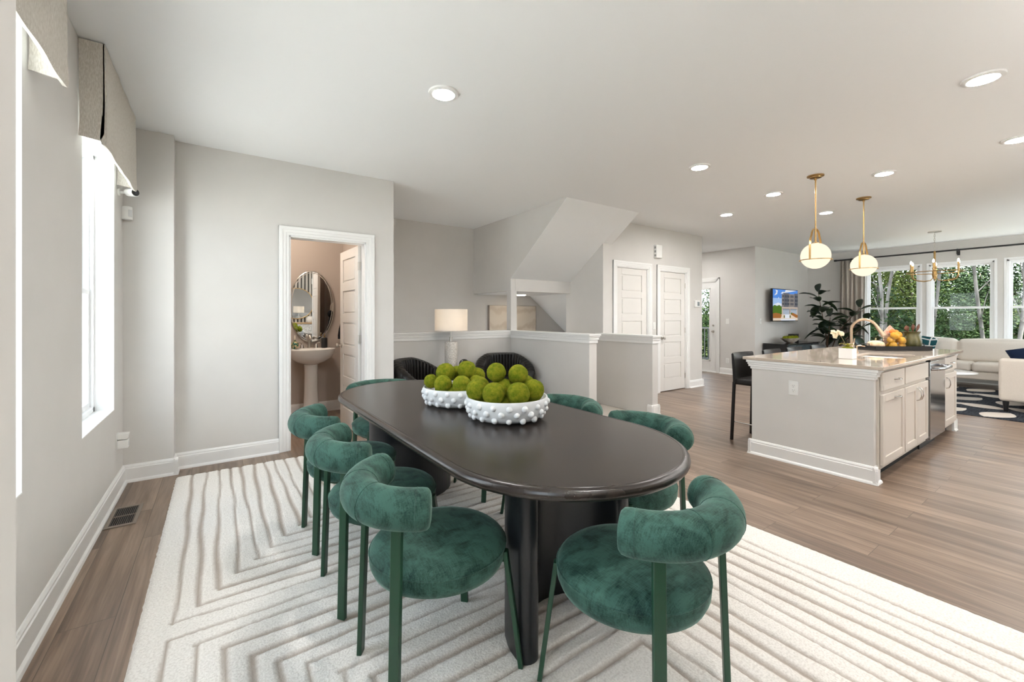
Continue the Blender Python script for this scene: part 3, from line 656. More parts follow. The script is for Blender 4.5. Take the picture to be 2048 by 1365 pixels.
# ---- recessed ceiling lights
def can(x, y, lab):
    t = thing('recessed_light', lab, 'ceiling light', (x, y, CZ), 0, 'recessed ceiling lights')
    link('trim_ring', MB().lathe([(0.072, 0.0), (0.098, 0.0), (0.096, -0.010), (0.080, -0.016), (0.071, -0.014), (0.072, 0.0)], (0, 0, -0.0005), 40), M['trim'], t, world=False)
    link('lens', MB().lathe([(0.0, -0.0125), (0.071, -0.0125), (0.071, -0.0105), (0, -0.0105)], (0, 0, 0), 32), M['can'], t, world=False)
for x, y, l in [(1.212, 2.528, 'round recessed light in the ceiling above the dining table'), (3.85, 0.48, 'round recessed light in the ceiling at the top right, nearest one on the kitchen side'),
                (5.41, 0.48, 'round recessed light cut off by the right photo edge'), (3.86, 2.345, 'round recessed light above the floor between dining table and island'),
                (5.576, 1.375, 'round recessed light right of the near pendant rod'), (5.434, 2.36, 'round recessed light left of the near pendant, middle of the left row'),
                (7.014, 2.36, 'round recessed light between the two pendant rods'), (5.977, 3.218, 'small round recessed light in front of the closet wall')]:
    can(x, y, l)
for x, y, l in [(1.21, 0.48, 'added unseen recessed light above and behind the camera'), (7.0, 0.48, 'added unseen recessed light beyond the right edge'), (3.85, -0.75, 'added unseen recessed light over the kitchen side behind the camera, left'),
                (5.41, -0.75, 'added unseen recessed light over the kitchen side behind the camera, middle'), (7.0, -0.75, 'added unseen recessed light over the kitchen side behind the camera, right'), (8.3, 5.4, 'added unseen recessed light in the side hall ceiling')]:
    can(x, y, l)  # these lie out of view, added to raise the light level
# ================================================================ DINING AREA
# ---- rug with carved grooves: nested rectangles, two stacked sets
RX0, RX1, RY0, RY1, RZ = -0.27, 2.65, 0.02, 4.235, 0.015
def wob(a, b, s): return 0.008*math.sin(a*2.3 + s*1.7) + 0.004*math.sin(a*9.3 + s*2.9) + 0.002*noise.noise(Vector((a*45, s, 0)))
def groove_at(x, y):
    best = 9
    for k in range(13):                       # lower set: opens towards the near edge
        xl = -0.155 + 0.0855*k; yt = 2.12 - 0.088*k; xr = 2.44 - 0.091*k
        hw = 0.0075 + 0.003*math.sin(y*2 + k*1.3 + x)
        if y < yt + 0.02:
            if abs(x - xl) < 0.04: best = min(best, abs(x - xl - wob(y, 0, k)) / hw if y < yt else 9)
            if abs(x - xr) < 0.04: best = min(best, abs(x - xr - wob(y, 0, k + 20)) / hw if y < yt else 9)
        if xl - 0.01 < x < xr + 0.01 and abs(y - yt) < 0.04: best = min(best, abs(y - yt - wob(x, 0, k + 40)) / hw)
    for k in range(13):                       # upper set: opens towards the far edge
        xl = -0.155 + 0.0800*k; yb = 2.215 + 0.088*k; xr = 2.44 - 0.091*k
        hw = 0.0075 + 0.003*math.sin(y*2.3 + k*1.1)
        if y > yb:
            if abs(x - xl) < 0.04: best = min(best, abs(x - xl - wob(y, 0, k + 60)) / hw)
            if abs(x - xr) < 0.04: best = min(best, abs(x - xr - wob(y, 0, k + 80)) / hw)
        if xl - 0.01 < x < xr + 0.01 and abs(y - yb) < 0.04: best = min(best, abs(y - yb - wob(x, 0, k + 90)) / hw)
    return best
nx, ny = 300, 430; vs = []; gv = []
for j in range(ny + 1):
    for i in range(nx + 1):
        x = RX0 + (RX1-RX0)*i/nx; y = RY0 + (RY1-RY0)*j/ny
        d = groove_at(x, y); g = max(0.0, min(1.0, 1.35 - d*0.7))
        pile = 0.0028*noise.noise(Vector((x*55, y*55, 0))) + 0.0016*noise.noise(Vector((x*9, y*9, 3)))
        e = min(i, nx - i, j, ny - j); edge = (0, 0.7)[e == 1] if e < 2 else 1
        xx = x + (0.004*noise.noise(Vector((y*30, 1, 0))) if i in (0, nx) else 0); yy = y + (0.004*noise.noise(Vector((x*30, 5, 0))) if j in (0, ny) else 0)
        vs.append((xx, yy, 0.001 + edge*(RZ + pile - 0.009*g))); gv.append(g)
fs = [(j*(nx+1)+i, j*(nx+1)+i+1, (j+1)*(nx+1)+i+1, (j+1)*(nx+1)+i) for j in range(ny) for i in range(nx)]
rg = link('area_rug', MB().add(vs, fs), M['rug'], smooth=180)
a = rg.data.attributes.new('groove', 'FLOAT', 'POINT'); a.data.foreach_set('value', gv)
tag(rg, 'large cream shag rug with carved taupe nested lines under the dining table', 'rug')

# ---- dining table
TX, TY, TZ = 1.185, 2.135, 0.745
tb = thing('dining_table', 'long black-brown dining table with rounded ends and bullnose edge', 'table', (TX, TY, RZ), R(0.9))
def stadium(hw, hl, n=28):
    r = hw; P = [(r*math.cos(R(a)), -(hl - r) + r*math.sin(R(a))) for a in [180 + 180*i/n for i in range(n+1)]]
    return P + [(-x, -y) for x, y in P]
prof = [(0.0, 0.004), (0.0, 0)]
tv = []; rings = []
HW, HL = 0.522, 1.285; th_ = 0.042; topz = TZ - RZ
steps = [(0.035, -0.5), ] + [(0.021*(1 - math.cos(R(a))), math.sin(R(a))*0.5) for a in range(-90, 91, 15)] + [(0.045, 0.5)]
steps = [(0.05, -0.5)] + [(0.021 - 0.021*math.cos(R(a)), 0.5*math.sin(R(a))) for a in range(-90, 91, 15)] + [(0.0225, 0.5), (0.024, 0.47), (0.027, 0.47), (0.0285, 0.5), (0.05, 0.5)]
k = None; mb = MB(); vs = []
for ins, h in steps:
    P = stadium(HW - ins, HL - ins); k = len(P)
    for x, y in P: vs.append((x, y, topz - th_/2 + h*th_))
n = len(steps); fs = [(i*k+q, i*k+(q+1) % k, (i+1)*k+(q+1) % k, (i+1)*k+q) for i in range(n-1) for q in range(k)]
fs += [tuple(range(k))[::-1], tuple((n-1)*k + q for q in range(k))]
link('tabletop', mb.add(vs, fs), M['table'], tb, world=False)
for s, nm in ((-1, 'near'), (1, 'far')):
    # C-shaped curved slab, open towards the table end
    pts_o = [(0.30*math.cos(R(a)), 0.30*math.sin(R(a))) for a in range(0, 181, 9)]
    pts_i = [(0.215*math.cos(R(a)), 0.215*math.sin(R(a))) for a in range(180, -1, -9)]
    ca = [(-0.2575 + 0.0425*math.cos(R(q)), 0 + 0.0425*math.sin(R(q))) for q in range(198, 343, 18)]
    cb2 = [(0.2575 + 0.0425*math.cos(R(q)), 0 + 0.0425*math.sin(R(q))) for q in range(198, 343, 18)]
    poly = pts_o + ca + pts_i + cb2
    poly = [(x, s*(-0.875 + y*0.95)) if s == 1 else (x, -0.875 + y*0.95) for x, y in poly] if s == -1 else [(x, 0.875 - y*0.95) for x, y in poly]
    link('pedestal', MB().prism(poly, 0.0, topz - th_ + 0.001, 'z'), M['tableleg'], tb, world=False, smooth=30)

# ---- dining chairs
def make_chair():
    t = thing('dining_chair', 'x', 'chair', (0, 0, RZ), 0, 'green velvet dining chairs')
    # seat: thick round cushion with a welt
    pr_ = [(0.0, 0.352), (0.15, 0.352), (0.213, 0.356), (0.236, 0.368), (0.246, 0.390), (0.248, 0.412), (0.2465, 0.424), (0.2475, 0.428), (0.2450, 0.432),
           (0.240, 0.442), (0.226, 0.454), (0.19, 0.463), (0.14, 0.469), (0.07, 0.472), (0.0, 0.473)]
    se = link('seat', MB().lathe(pr_, (0, 0, 0), 56), M['velvet'], t, world=False, smooth=60)
    link('welt', MB().tube(arc((0, 0), 0.2472, 0, 354, 59, 0.428), 0.0028, 6, closed=True), M['velvet'], se, world=False)
    rr = 0.064; cy = -0.055; rad = 0.226; A0, A1 = 206, 334; zb = 0.662
    pth = []; sc = []
    base = arc((0, cy), rad, A0, A1, 34, zb)
    def ext(p, q, d): v = (Vector(p) - Vector(q)).normalized(); return tuple(Vector(p) + v*d)
    e0 = [(0.030, 0.10), (0.0295, 0.55), (0.026, 0.82), (0.018, 0.95)]
    pth = [ext(base[0], base[1], d) for d, s in e0] + base + [ext(base[-1], base[-2], d) for d, s in reversed(e0)]
    sc = [s for d, s in e0] + [1]*len(base) + [s for d, s in reversed(e0)]
    bk = link('backrest', MB().tube(pth, rr, 26, scale=sc), M['velvet'], t, world=False, smooth=60)
    for i in (1, 12, 22, 33):
        p = Vector(base[i]); q = Vector(base[i+1]); d = (q - p).normalized(); a_ = d.cross(Vector((0, 0, 1))).normalized()
        ring = [p + (a_*math.cos(w) + Vector((0, 0, 1))*math.sin(w))*(rr + 0.0004) for w in [2*PI*u/28 for u in range(28)]]
        link('seam', MB().tube(ring, 0.0014, 5, closed=True, up=d), M['velvet'], bk, world=False)
    def bar(p, q, yaw, w, d):
        p = Vector(p); q = Vector(q); m = Matrix.Rotation(yaw, 3, 'Z'); vs = []
        for c, s in ((p, 1), (q, 1)):
            for x, y in [(-w/2, -d/2), (w/2, -d/2), (w/2, d/2), (-w/2, d/2)]: vs.append(c + m @ Vector((x, y, 0)))
        return MB().add(vs, [(0, 3, 2, 1), (4, 5, 6, 7), (0, 1, 5, 4), (1, 2, 6, 5), (2, 3, 7, 6), (3, 0, 4, 7)])
    for s in (-1, 1):
        an = math.atan2(-0.2225, s*0.168)
        link('leg', bar((s*0.182, -0.236, 0), (s*0.166, -0.219, 0.625), an + PI/2, 0.036, 0.019), M['greenmetal'], t, world=False, bevel=0.003)
        an = math.atan2(0.21, s*0.20)
        link('leg', bar((s*0.212, 0.222, 0), (s*0.173, 0.180, 0.415), an + PI/2, 0.032, 0.017), M['greenmetal'], t, world=False, bevel=0.003)
        fr = MB().obox((s*0.165, 0.172, 0.395), (0.03, 0.02, 0.03), Matrix.Rotation(an + PI/2, 3, 'Z')); link('bracket', fr, M['greenmetal'], t, world=False)
    link('seat_frame', MB().lathe([(0.10, 0.338), (0.19, 0.338), (0.19, 0.353), (0.10, 0.353)], (0, 0, 0), 40), M['greenmetal'], t, world=False)
    return t
ch0 = make_chair()
CH = [(0.675, 1.445, -90, 'green velvet chair on the window side of the table, nearest the camera'),
      (0.660, 2.035, -90, 'green velvet chair on the window side of the table, middle of three'),
      (0.660, 2.610, -90, 'green velvet chair on the window side of the table, farthest from the camera'),
      (1.700, 1.435, 90, 'green velvet chair on the kitchen side nearest the camera, seat tucked under the table'),
      (1.715, 2.050, 90, 'green velvet chair on the kitchen side, back top showing before the half wall end'),
      (1.700, 2.675, 90, 'green velvet chair on the kitchen side, hidden behind the moss bowls'),
      (1.140, 0.940, 2, 'green velvet chair at the near head of the table, in the right foreground'),
      (1.090, 3.330, 180, 'green velvet chair at the far head of the table, before the powder room door')]
for i, (x, y, a, l) in enumerate(CH):
    if i == 0: ch0.location = (x, y, RZ); ch0.rotation_euler = (0, 0, R(a)); ch0['label'] = l
    else: dup(ch0, (x, y, RZ), R(a), l)

# ---- bowls of moss balls
def bowl(c, Rr, h, lab, rot):
    t = MB(); prf = [(0.0, 0.0), (Rr*0.62, 0.0), (Rr*0.80, 0.010), (Rr*0.90, 0.028), (Rr*0.965, 0.060), (Rr*0.995, h*0.72), (Rr, h - 0.006), (Rr*0.99, h), (Rr*0.965, h), (Rr*0.955, h - 0.008),
             (Rr*0.94, 0.07), (Rr*0.86, 0.034), (Rr*0.7, 0.018), (0.0, 0.014)]
    t.lathe(prf, c, 64)
    for row, (z, ph) in enumerate([(0.025, 0.0), (0.056, 0.5), (0.087, 0.0)]):
        rad = {0: Rr*0.880, 1: Rr*0.955, 2: Rr*0.982}[row]; nb = 17
        for i in range(nb):
            w = 2*PI*(i + ph)/nb + rot; r_ = 0.0158 + 0.0012*math.sin(i*2.1 + row)
            t.ball((c[0] + math.cos(w)*rad, c[1] + math.sin(w)*rad, c[2] + z + 0.003*math.sin(i*5.1)), r_, 12, 8)
    return tag(link('studded_bowl', t, M['white'], smooth=50), lab, 'bowl')
BZ = TZ + 0.0005
bowl((1.246, 1.838, BZ), 0.213, 0.117, 'white bowl studded with round knobs, the nearer one on the dining table', 0.1)
bowl((1.195, 2.300, BZ), 0.205, 0.110, 'white bowl studded with round knobs, farther one, partly behind the other', 0.25)
def mossball(c, r, lab, grp, seed):
    f = lambda d: 1 + 0.045*noise.noise(d*2.2 + Vector((seed, 0, 0))) + 0.028*noise.noise(d*17 + Vector((seed, 2, 0))) + 0.02*noise.noise(d*34)
    o = link('moss_ball', MB().ball((0, 0, 0), r, 56, 36, f=f), M['moss'], smooth=180); o.location = c
    o.rotation_euler = (seed*1.3, seed*0.7, seed*2.1)
    return tag(o, lab, 'moss ball', grp)
B2 = [((1.121,1.770,0.893),0.057,'green moss ball at the front left of the nearer bowl, against its rim'), ((1.222,1.703,0.893),0.057,'green moss ball at the front of the nearer bowl, right of centre, against its rim'),
      ((1.091,1.880,0.897),0.057,'moss ball at the far left of the nearer bowl, overlapping the farther bowl'), ((1.331,1.722,0.897),0.056,'moss ball at the right front of the nearer bowl, against its rim'),
      ((1.170,1.990,0.897),0.052,'moss ball half hidden at the back left of the nearer bowl'), ((1.228,1.835,0.900),0.052,'moss ball in the middle of the nearer bowl between the four front balls'),
      ((1.190,1.855,0.985),0.050,'olive moss ball on top of the pile in the nearer bowl, left of the two'), ((1.283,1.790,0.974),0.052,'bright moss ball on top of the pile in the nearer bowl, right of the two'),
      ((1.375,1.845,0.906),0.050,'moss ball at the back right of the nearer bowl, right edge of the pile')]
B1 = [((1.060,2.385,0.884),0.042,'small moss ball at the left edge of the farther bowl'), ((1.079,2.258,0.880),0.052,'bright moss ball at the front left of the farther bowl, against its rim'),
      ((1.158,2.176,0.880),0.054,'brownish moss ball at the front of the farther bowl, against its rim'), ((1.130,2.330,0.936),0.058,'large moss ball on top of the farther bowl pile, left of the two'),
      ((1.240,2.262,0.950),0.057,'large moss ball on top of the farther bowl pile, right of the two'), ((1.265,2.195,0.880),0.046,'moss ball in the farther bowl right where the nearer bowl overlaps'),
      ((1.235,2.385,0.920),0.045,'moss ball peeping out between the two top balls of the farther bowl'), ((1.325,2.290,0.905),0.052,'brownish moss ball at the back right of the farther bowl')]
for i, (c, r, l) in enumerate(B2): mossball(c, r, l, 'moss balls in the nearer bowl', i*1.37 + 0.5)
for i, (c, r, l) in enumerate(B1): mossball(c, r, l, 'moss balls in the farther bowl', i*1.71 + 9.1)
for cx, cy, g in ((1.246, 1.838, 'moss balls in the nearer bowl'), (1.195, 2.300, 'moss balls in the farther bowl')):
    for i in range(4):
        w = PI/4 + i*PI/2
        mossball((cx + 0.085*math.cos(w), cy + 0.085*math.sin(w), 0.819), 0.056, 'moss ball under the pile in the %s bowl, %s' % (g.split()[-2], ['back right', 'back left', 'front left', 'front right'][i]), g, i + 20 + cx)

# ================================================================ ALCOVE
def lounge(loc, rz, lab):
    t = thing('barrel_chair', lab, 'armchair', loc, rz, 'black barrel chairs in the alcove')
    # curved channel-tufted back shell; local front = -y
    na = 200; rows = [(0.30, 0.0), (0.45, 0.02), (0.60, 0.045), (0.70, 0.055), (0.755, 0.045), (0.775, 0.0), (0.755, -0.045), (0.70, -0.055), (0.60, -0.05), (0.42, -0.04), (0.30, -0.04)]
    vs = []; fs = []; k = len(rows)
    for i in range(na + 1):
        a = R(-12 + 204*i/na); u = abs(i/na - 0.5)*2; drop = 0.20*max(0, (u - 0.30)/0.70)**1.4
        for j, (z, th) in enumerate(rows):
            zz = z if z <= 0.31 else 0.30 + (z - 0.30)*(1 - drop/0.475)
            flute = 0.016*abs(math.sin(i/na*PI*25)) if th < 0.0 or (j >= 5) else 0.003*abs(math.sin(i/na*PI*25))
            r = 0.315 + th + (flute if th >= 0 else -flute) + 0.05*(z - 0.3)
            vs.append((r*math.cos(a), 0.02 + r*math.sin(a)*1.0, zz))
    for i in range(na):
        for j in range(k): fs.append((i*k+j, (i+1)*k+j, (i+1)*k+(j+1) % k, i*k+(j+1) % k))
    fs += [tuple(range(k)), tuple(na*k+q for q in range(k))]
    link('backrest', MB().add(vs, fs), M['leather'], t, world=False, smooth=60)
    link('seat', MB().rbox(-0.26, 0.26, -0.32, 0.25, 0.30, 0.46, 0.06, puff=0.02), M['leather'], t, world=False)
    link('base', MB().lathe([(0, 0.20), (0.31, 0.20), (0.33, 0.23), (0.33, 0.31), (0, 0.31)], (0, 0, 0), 40), M['leather'], t, world=False)
    for x, y in ((-0.22, -0.22), (0.22, -0.22), (-0.22, 0.22), (0.22, 0.22)):
        link('leg', MB().cyl((x, y, 0), 0.012, 0.21, 12, r2=0.02), M['blackm'], t, world=False)
    return t
l1 = lounge((3.06, 4.55, 0), R(-22), 'black leather barrel chair with channelled back, right of the table lamp')
l2 = lounge((2.00, 4.60, 0), R(38), 'black leather barrel chair with channelled back, left of the lamp beside the powder room wall')
sdt = thing('side_table', 'small round black side table under the lamp in the alcove', 'side table', (2.47, 4.86, 0))
link('table_top', MB().lathe([(0, 0.53), (0.17, 0.53), (0.175, 0.54), (0.17, 0.55), (0, 0.55)], (2.47, 4.86, 0), 40), M['blackm'], sdt)
link('stem', MB().cyl((2.47, 4.86, 0.015), 0.022, 0.52, 16), M['blackm'], sdt); link('base', MB().cyl((2.47, 4.86, 0), 0.15, 0.016, 36), M['blackm'], sdt)
lm = thing('table_lamp', 'table lamp with white drum shade and pale textured cylinder base', 'lamp', (2.425, 4.84, 0.55))
m = mat('lamp_stone', (0.66, 0.62, 0.56), 0.8); noisy(m, (0.50, 0.46, 0.41), (0.78, 0.74, 0.69), (70, 70, 110), 3, bump=0.6, bd=0.004)
link('base', MB().lathe([(0, 0), (0.075, 0), (0.08, 0.006), (0.08, 0.40), (0.075, 0.405), (0, 0.405)], (2.425, 4.84, 0.5505), 32), m, lm)
link('stem', MB().cyl((2.425, 4.84, 0.955), 0.009, 0.28, 12).cyl((2.425, 4.84, 0.955), 0.02, 0.06, 14), M['nickel'], lm)
def shademat():
    m = bpy.data.materials.new('lamp_shade'); m.use_nodes = True; nt = m.node_tree; nt.nodes.clear()
    o = nt.nodes.new('ShaderNodeOutputMaterial'); d = nt.nodes.new('ShaderNodeBsdfDiffuse'); tr = nt.nodes.new('ShaderNodeBsdfTranslucent')
    d.inputs[0].default_value = (0.85, 0.83, 0.80, 1); tr.inputs[0].default_value = (0.9, 0.84, 0.76, 1)
    mx = nt.nodes.new('ShaderNodeMixShader'); mx.inputs[0].default_value = 0.45
    nt.links.new(d.outputs[0], mx.inputs[1]); nt.links.new(tr.outputs[0], mx.inputs[2]); nt.links.new(mx.outputs[0], o.inputs[0]); return m
M['shade'] = shademat()
sh = MB(); r = 0.205
sh.lathe([(r, 0), (r, 0.27), (r - 0.003, 0.27), (r - 0.003, 0.0), (r, 0)], (2.425, 4.84, 1.095), 48)
shd = link('lamp_shade', sh, M['shade'], lm)
sp = MB().cyl((2.425, 4.84, 1.355), 0.008, 0.014, 10)
for w in range(3): sp.tube([(2.425, 4.84, 1.357), (2.425 + 0.203*math.cos(w*2.094), 4.84 + 0.203*math.sin(w*2.094), 1.357)], 0.002, 6)
link('spider', sp, M['nickel'], shd)
link('bulb', MB().ball((2.425, 4.84, 1.22), 0.03, 14, 10), emis('lamp_bulb', (1, 0.86, 0.70), 60), lm)
ob = thing('wire_sphere', 'black openwork metal sphere standing beside the lamp base', 'ornament', (2.515, 4.66, 0.55))
sp = MB(); cc = Vector((2.515, 4.66, 0.678)); rb = 0.062
for i in range(11):
    ax = Vector((math.sin(i*2.4)*math.sqrt(1-((i-5)/5.6)**2), math.cos(i*2.4)*math.sqrt(1-((i-5)/5.6)**2), (i-5)/5.6)).normalized()
    u = ax.orthogonal().normalized(); v = ax.cross(u); hh = 0.35 + 0.06*(i % 3); rs = math.sqrt(1 - hh*hh)
    sp.tube([cc + rb*(ax*hh + rs*(u*math.cos(R(a)) + v*math.sin(R(a)))) for a in range(0, 360, 15)], 0.004, 6, closed=True, up=ax)
link('sphere', sp, M['blackm'], ob)
link('stand', MB().cyl((2.515, 4.66, 0.5505), 0.04, 0.012, 20).cyl((2.515, 4.66, 0.56), 0.007, 0.06, 10).box(2.565, 2.635, 4.66, 4.70, 0.5505, 0.64), M['blackm'], ob)

# ---- stair landing art and light
art = thing('canvas_art', 'large pale textured canvas on the stairwell wall, partly behind the post', 'picture', (4.30, 6.19, 1.0))
m = mat('art_canvas', (0.62, 0.53, 0.43), 0.85)
nt = m.node_tree; t_ = nt.nodes.new('ShaderNodeTexCoord'); mp = nt.nodes.new('ShaderNodeMapping'); mp.inputs['Scale'].default_value = (1.4, 1, 0.8); mp.inputs['Location'].default_value = (0.2, 0, 0.4)
nt.links.new(t_.outputs['Object'], mp.inputs[0]); wv = nt.nodes.new('ShaderNodeTexWave'); wv.inputs['Scale'].default_value = 1.3; wv.inputs['Distortion'].default_value = 9; wv.inputs['Detail'].default_value = 4; wv.wave_type = 'RINGS'
nt.links.new(mp.outputs[0], wv.inputs['Vector']); rp = nt.nodes.new('ShaderNodeValToRGB'); rp.color_ramp.elements[0].position = 0.02; rp.color_ramp.elements[1].position = 0.35
rp.color_ramp.elements[0].color = (0.56, 0.49, 0.41, 1); rp.color_ramp.elements[1].color = (0.64, 0.58, 0.50, 1); nt.links.new(wv.outputs['Fac'], rp.inputs[0]); nt.links.new(rp.outputs[0], bsdf(m).inputs['Base Color'])
link('canvas', MB().box(3.80, 4.80, 6.135, 6.19, 0.46, 1.46), m, art, bevel=0.004)
link('edge_band', MB().box(3.795, 3.80, 6.135, 6.19, 0.455, 1.465).box(4.80, 4.805, 6.135, 6.19, 0.455, 1.465).box(3.795, 4.805, 6.135, 6.19, 1.46, 1.465), mat('art_edge', (0.32, 0.28, 0.24), 0.7), art)
ll = thing('landing_light', 'glowing flush light on the low ceiling over the stair landing', 'ceiling light', (4.16, 5.72, 1.645))
link('lens', MB().lathe([(0, -0.028), (0.06, -0.026), (0.085, -0.015), (0.09, 0), (0, 0)], (4.16, 5.72, 1.645), 32), emis('landing_lens', (1, 0.85, 0.66), 14), ll)
link('trim_ring', MB().lathe([(0.088, 0), (0.105, 0), (0.103, -0.012), (0.088, -0.014), (0.088, 0)], (4.16, 5.72, 1.6448), 32), M['trim'], ll)

# ================================================================ POWDER ROOM
ob_ = thing('oval_mirror', 'oval mirror with thin silver frame above the pedestal sink', 'mirror', (1.02, 6.122, 1.405))
mi = MB(); mi.lathe([(0, 0), (1, 0)], (0, 0, 0), 64)
def ell(a, b, n=72): return [(1.02 + a*math.cos(2*PI*i/n), 1.405 + b*math.sin(2*PI*i/n)) for i in range(n)]
link('mirror_glass', MB().prism(ell(0.262, 0.460), 6.098, 6.104, 'y'), M['mirror'], ob_, smooth=30)
link('frame', MB().tube([(x, 6.106, z) for x, z in ell(0.266, 0.464)], 0.0085, 8, closed=True, up=(0, 1, 0)), M['nickel'], ob_)
bv = MB(); P1 = ell(0.262, 0.460); P2 = ell(0.243, 0.441); n = len(P1)
bv.add([(x, 6.1005, z) for x, z in P1] + [(x, 6.0965, z) for x, z in P2], [(i, (i+1) % n, n+(i+1) % n, n+i) for i in range(n)])
link('bevel', bv, M['mirror'], ob_, smooth=180)
link('backing', MB().prism(ell(0.25, 0.45), 6.104, 6.121, 'y'), M['blackm'], ob_)
ob_.rotation_euler = (R(0.7), 0, R(-0.7)); ob_.location.y = 6.118
ps = thing('pedestal_sink', 'white porcelain pedestal sink seen through the powder room door', 'sink', (0.975, 5.90, 0))
vs = []; fs = []; nn = 56
ringsP = [(0.075, 0.085, 0.66, 0.02), (0.10, 0.11, 0.675, 0.01), (0.17, 0.15, 0.70, 0.0), (0.235, 0.19, 0.745, -0.01), (0.268, 0.212, 0.80, -0.015), (0.280, 0.222, 0.845, -0.018), (0.282, 0.224, 0.858, -0.018), (0.276, 0.219, 0.863, -0.018),
          (0.232, 0.165, 0.862, -0.05), (0.220, 0.150, 0.85, -0.05), (0.19, 0.12, 0.79, -0.05), (0.10, 0.06, 0.745, -0.05), (0.0005, 0.0005, 0.74, -0.05)]
for a, b, z, dy in ringsP:
    for i in range(nn):
        w = 2*PI*i/nn; s = math.sin(w); yy = b*s if s < 0 else b*0.92*min(1, s*1.25)
        vs.append((0.975 + a*math.cos(w), 5.89 + yy + dy, z))
for j in range(len(ringsP) - 1):
    for i in range(nn): fs.append((j*nn+i, j*nn+(i+1) % nn, (j+1)*nn+(i+1) % nn, (j+1)*nn+i))
fs += [tuple(range(nn))[::-1], tuple((len(ringsP)-1)*nn + q for q in range(nn))]
link('basin', MB().add(vs, fs), M['porc'], ps, smooth=50)
link('pedestal', MB().lathe([(0, 0), (0.115, 0), (0.118, 0.02), (0.105, 0.07), (0.088, 0.16), (0.078, 0.35), (0.076, 0.55), (0.082, 0.68), (0, 0.68)], (0.975, 5.90, 0.0), 32), M['porc'], ps)
fc = thing('basin_faucet', 'nickel two-handle faucet on the pedestal sink', 'faucet', (0.975, 6.035, 0.863))
f_ = MB().cyl((0.975, 6.035, 0.862), 0.024, 0.015, 18).tube([(0.975, 6.035, 0.87), (0.975, 6.033, 0.97), (0.975, 6.02, 1.01), (0.975, 5.985, 1.02), (0.975, 5.955, 1.0), (0.975, 5.95, 0.98)], 0.016, 14, scale=[1.2, 1, 1, 1, 1, 1])
link('spout', f_, M['nickel'], fc)
for s in (-1, 1):
    h = MB().lathe([(0.026, 0), (0.022, 0.02), (0.014, 0.045), (0.012, 0.055), (0, 0.056)], (0.975 + s*0.085, 6.035, 0.862), 18).tube([(0.975 + s*0.08, 6.035, 0.912), (0.975 + s*0.10, 6.01, 0.93), (0.975 + s*0.125, 5.985, 0.935)], 0.007, 10)
    link('handle', h, M['nickel'], fc)
sd_ = thing('soap_dispenser', 'matte black soap dispenser on the right of the pedestal sink', 'soap dispenser', (1.150, 5.99, 0.863))
link('bottle', MB().lathe([(0, 0), (0.035, 0), (0.038, 0.005), (0.038, 0.12), (0.033, 0.13), (0.012, 0.135), (0, 0.136)], (1.150, 5.99, 0.8628), 28), M['blackm'], sd_)
link('pump', MB().cyl((1.150, 5.99, 0.998), 0.010, 0.02, 12).cyl((1.150, 5.99, 1.015), 0.004, 0.03, 8).tube([(1.150, 5.99, 1.043), (1.150, 5.96, 1.047), (1.150, 5.945, 1.040)], 0.005, 8), M['brass'], sd_)
gb = thing('glass_orb', 'green mottled glass diffuser ball on the left of the pedestal sink', 'bottle', (0.80, 5.98, 0.863))
m = mat('green_glass', (0.05, 0.22, 0.15), 0.08); noisy(m, (0.02, 0.12, 0.08), (0.55, 0.45, 0.25), (40, 40, 40), 2, 0.45, 0.6)
link('ball', MB().lathe([(0.022, 0), (0.04, 0.014), (0.048, 0.042), (0.042, 0.07), (0.024, 0.088), (0.012, 0.094), (0.012, 0.112), (0, 0.113)], (0.80, 5.98, 0.863), 28), m, gb)
link('stopper', MB().lathe([(0.006, 0), (0.010, 0.03), (0.003, 0.06), (0, 0.062)], (0.80, 5.98, 0.975), 14), mat('orb_stopper', (0.75, 0.68, 0.58), 0.4), gb)
tr_ = thing('towel_ring', 'nickel towel ring on the powder room side wall', 'towel ring', (1.416, 5.66, 1.455))
link('mount', MB().lathe([(0.024, 0), (0.024, -0.008), (0.009, -0.014), (0.009, -0.05), (0, -0.052)], (1.416, 5.66, 1.455), 18, 'x'), M['nickel'], tr_)
link('ring', MB().tube([(1.358 + 0.020*math.sin(R(a)), 5.66 + 0.075*math.sin(R(a)), 1.38 + 0.078*math.cos(R(a))) for a in range(0, 360, 12)], 0.0045, 8, closed=True, up=(1, 0, 0)), M['nickel'], tr_)
tw = thing('hand_towel', 'black hand towel tied with a pale band, hanging in the towel ring', 'towel', (1.345, 5.66, 1.30))
mt = mat('black_towel', (0.014, 0.014, 0.017), 0.95, spec=0.05); noisy(mt, (0.008, 0.008, 0.010), (0.024, 0.024, 0.028), (120, 120, 120), 2, bump=0.6, bd=0.004)
c = Vector((1.345, 5.66, 1.30))
b = MB().ball(c + Vector((-0.025, 0.03, 0.0)), 0.062, 18, 12, (0.62, 0.85, 0.85)).ball(c + Vector((0.03, -0.035, -0.01)), 0.055, 18, 12, (0.75, 0.9, 0.7)); link('knot', b, mt, tw)
def slab_tail(pts, ws, ds):
    mb = MB(); prof = [(math.cos(2*PI*i/14), math.sin(2*PI*i/14)) for i in range(14)]; vs = []; fs = []
    for (p, w, d) in zip(pts, ws, ds):
        for u, v_ in prof: vs.append((p[0] + d*v_, p[1] + w*u, p[2]))
    for j in range(len(pts)-1):
        for i in range(14): fs.append((j*14+i, j*14+(i+1) % 14, (j+1)*14+(i+1) % 14, (j+1)*14+i))
    fs += [tuple(range(14)), tuple((len(pts)-1)*14+q for q in range(14))]; return mb.add(vs, fs)
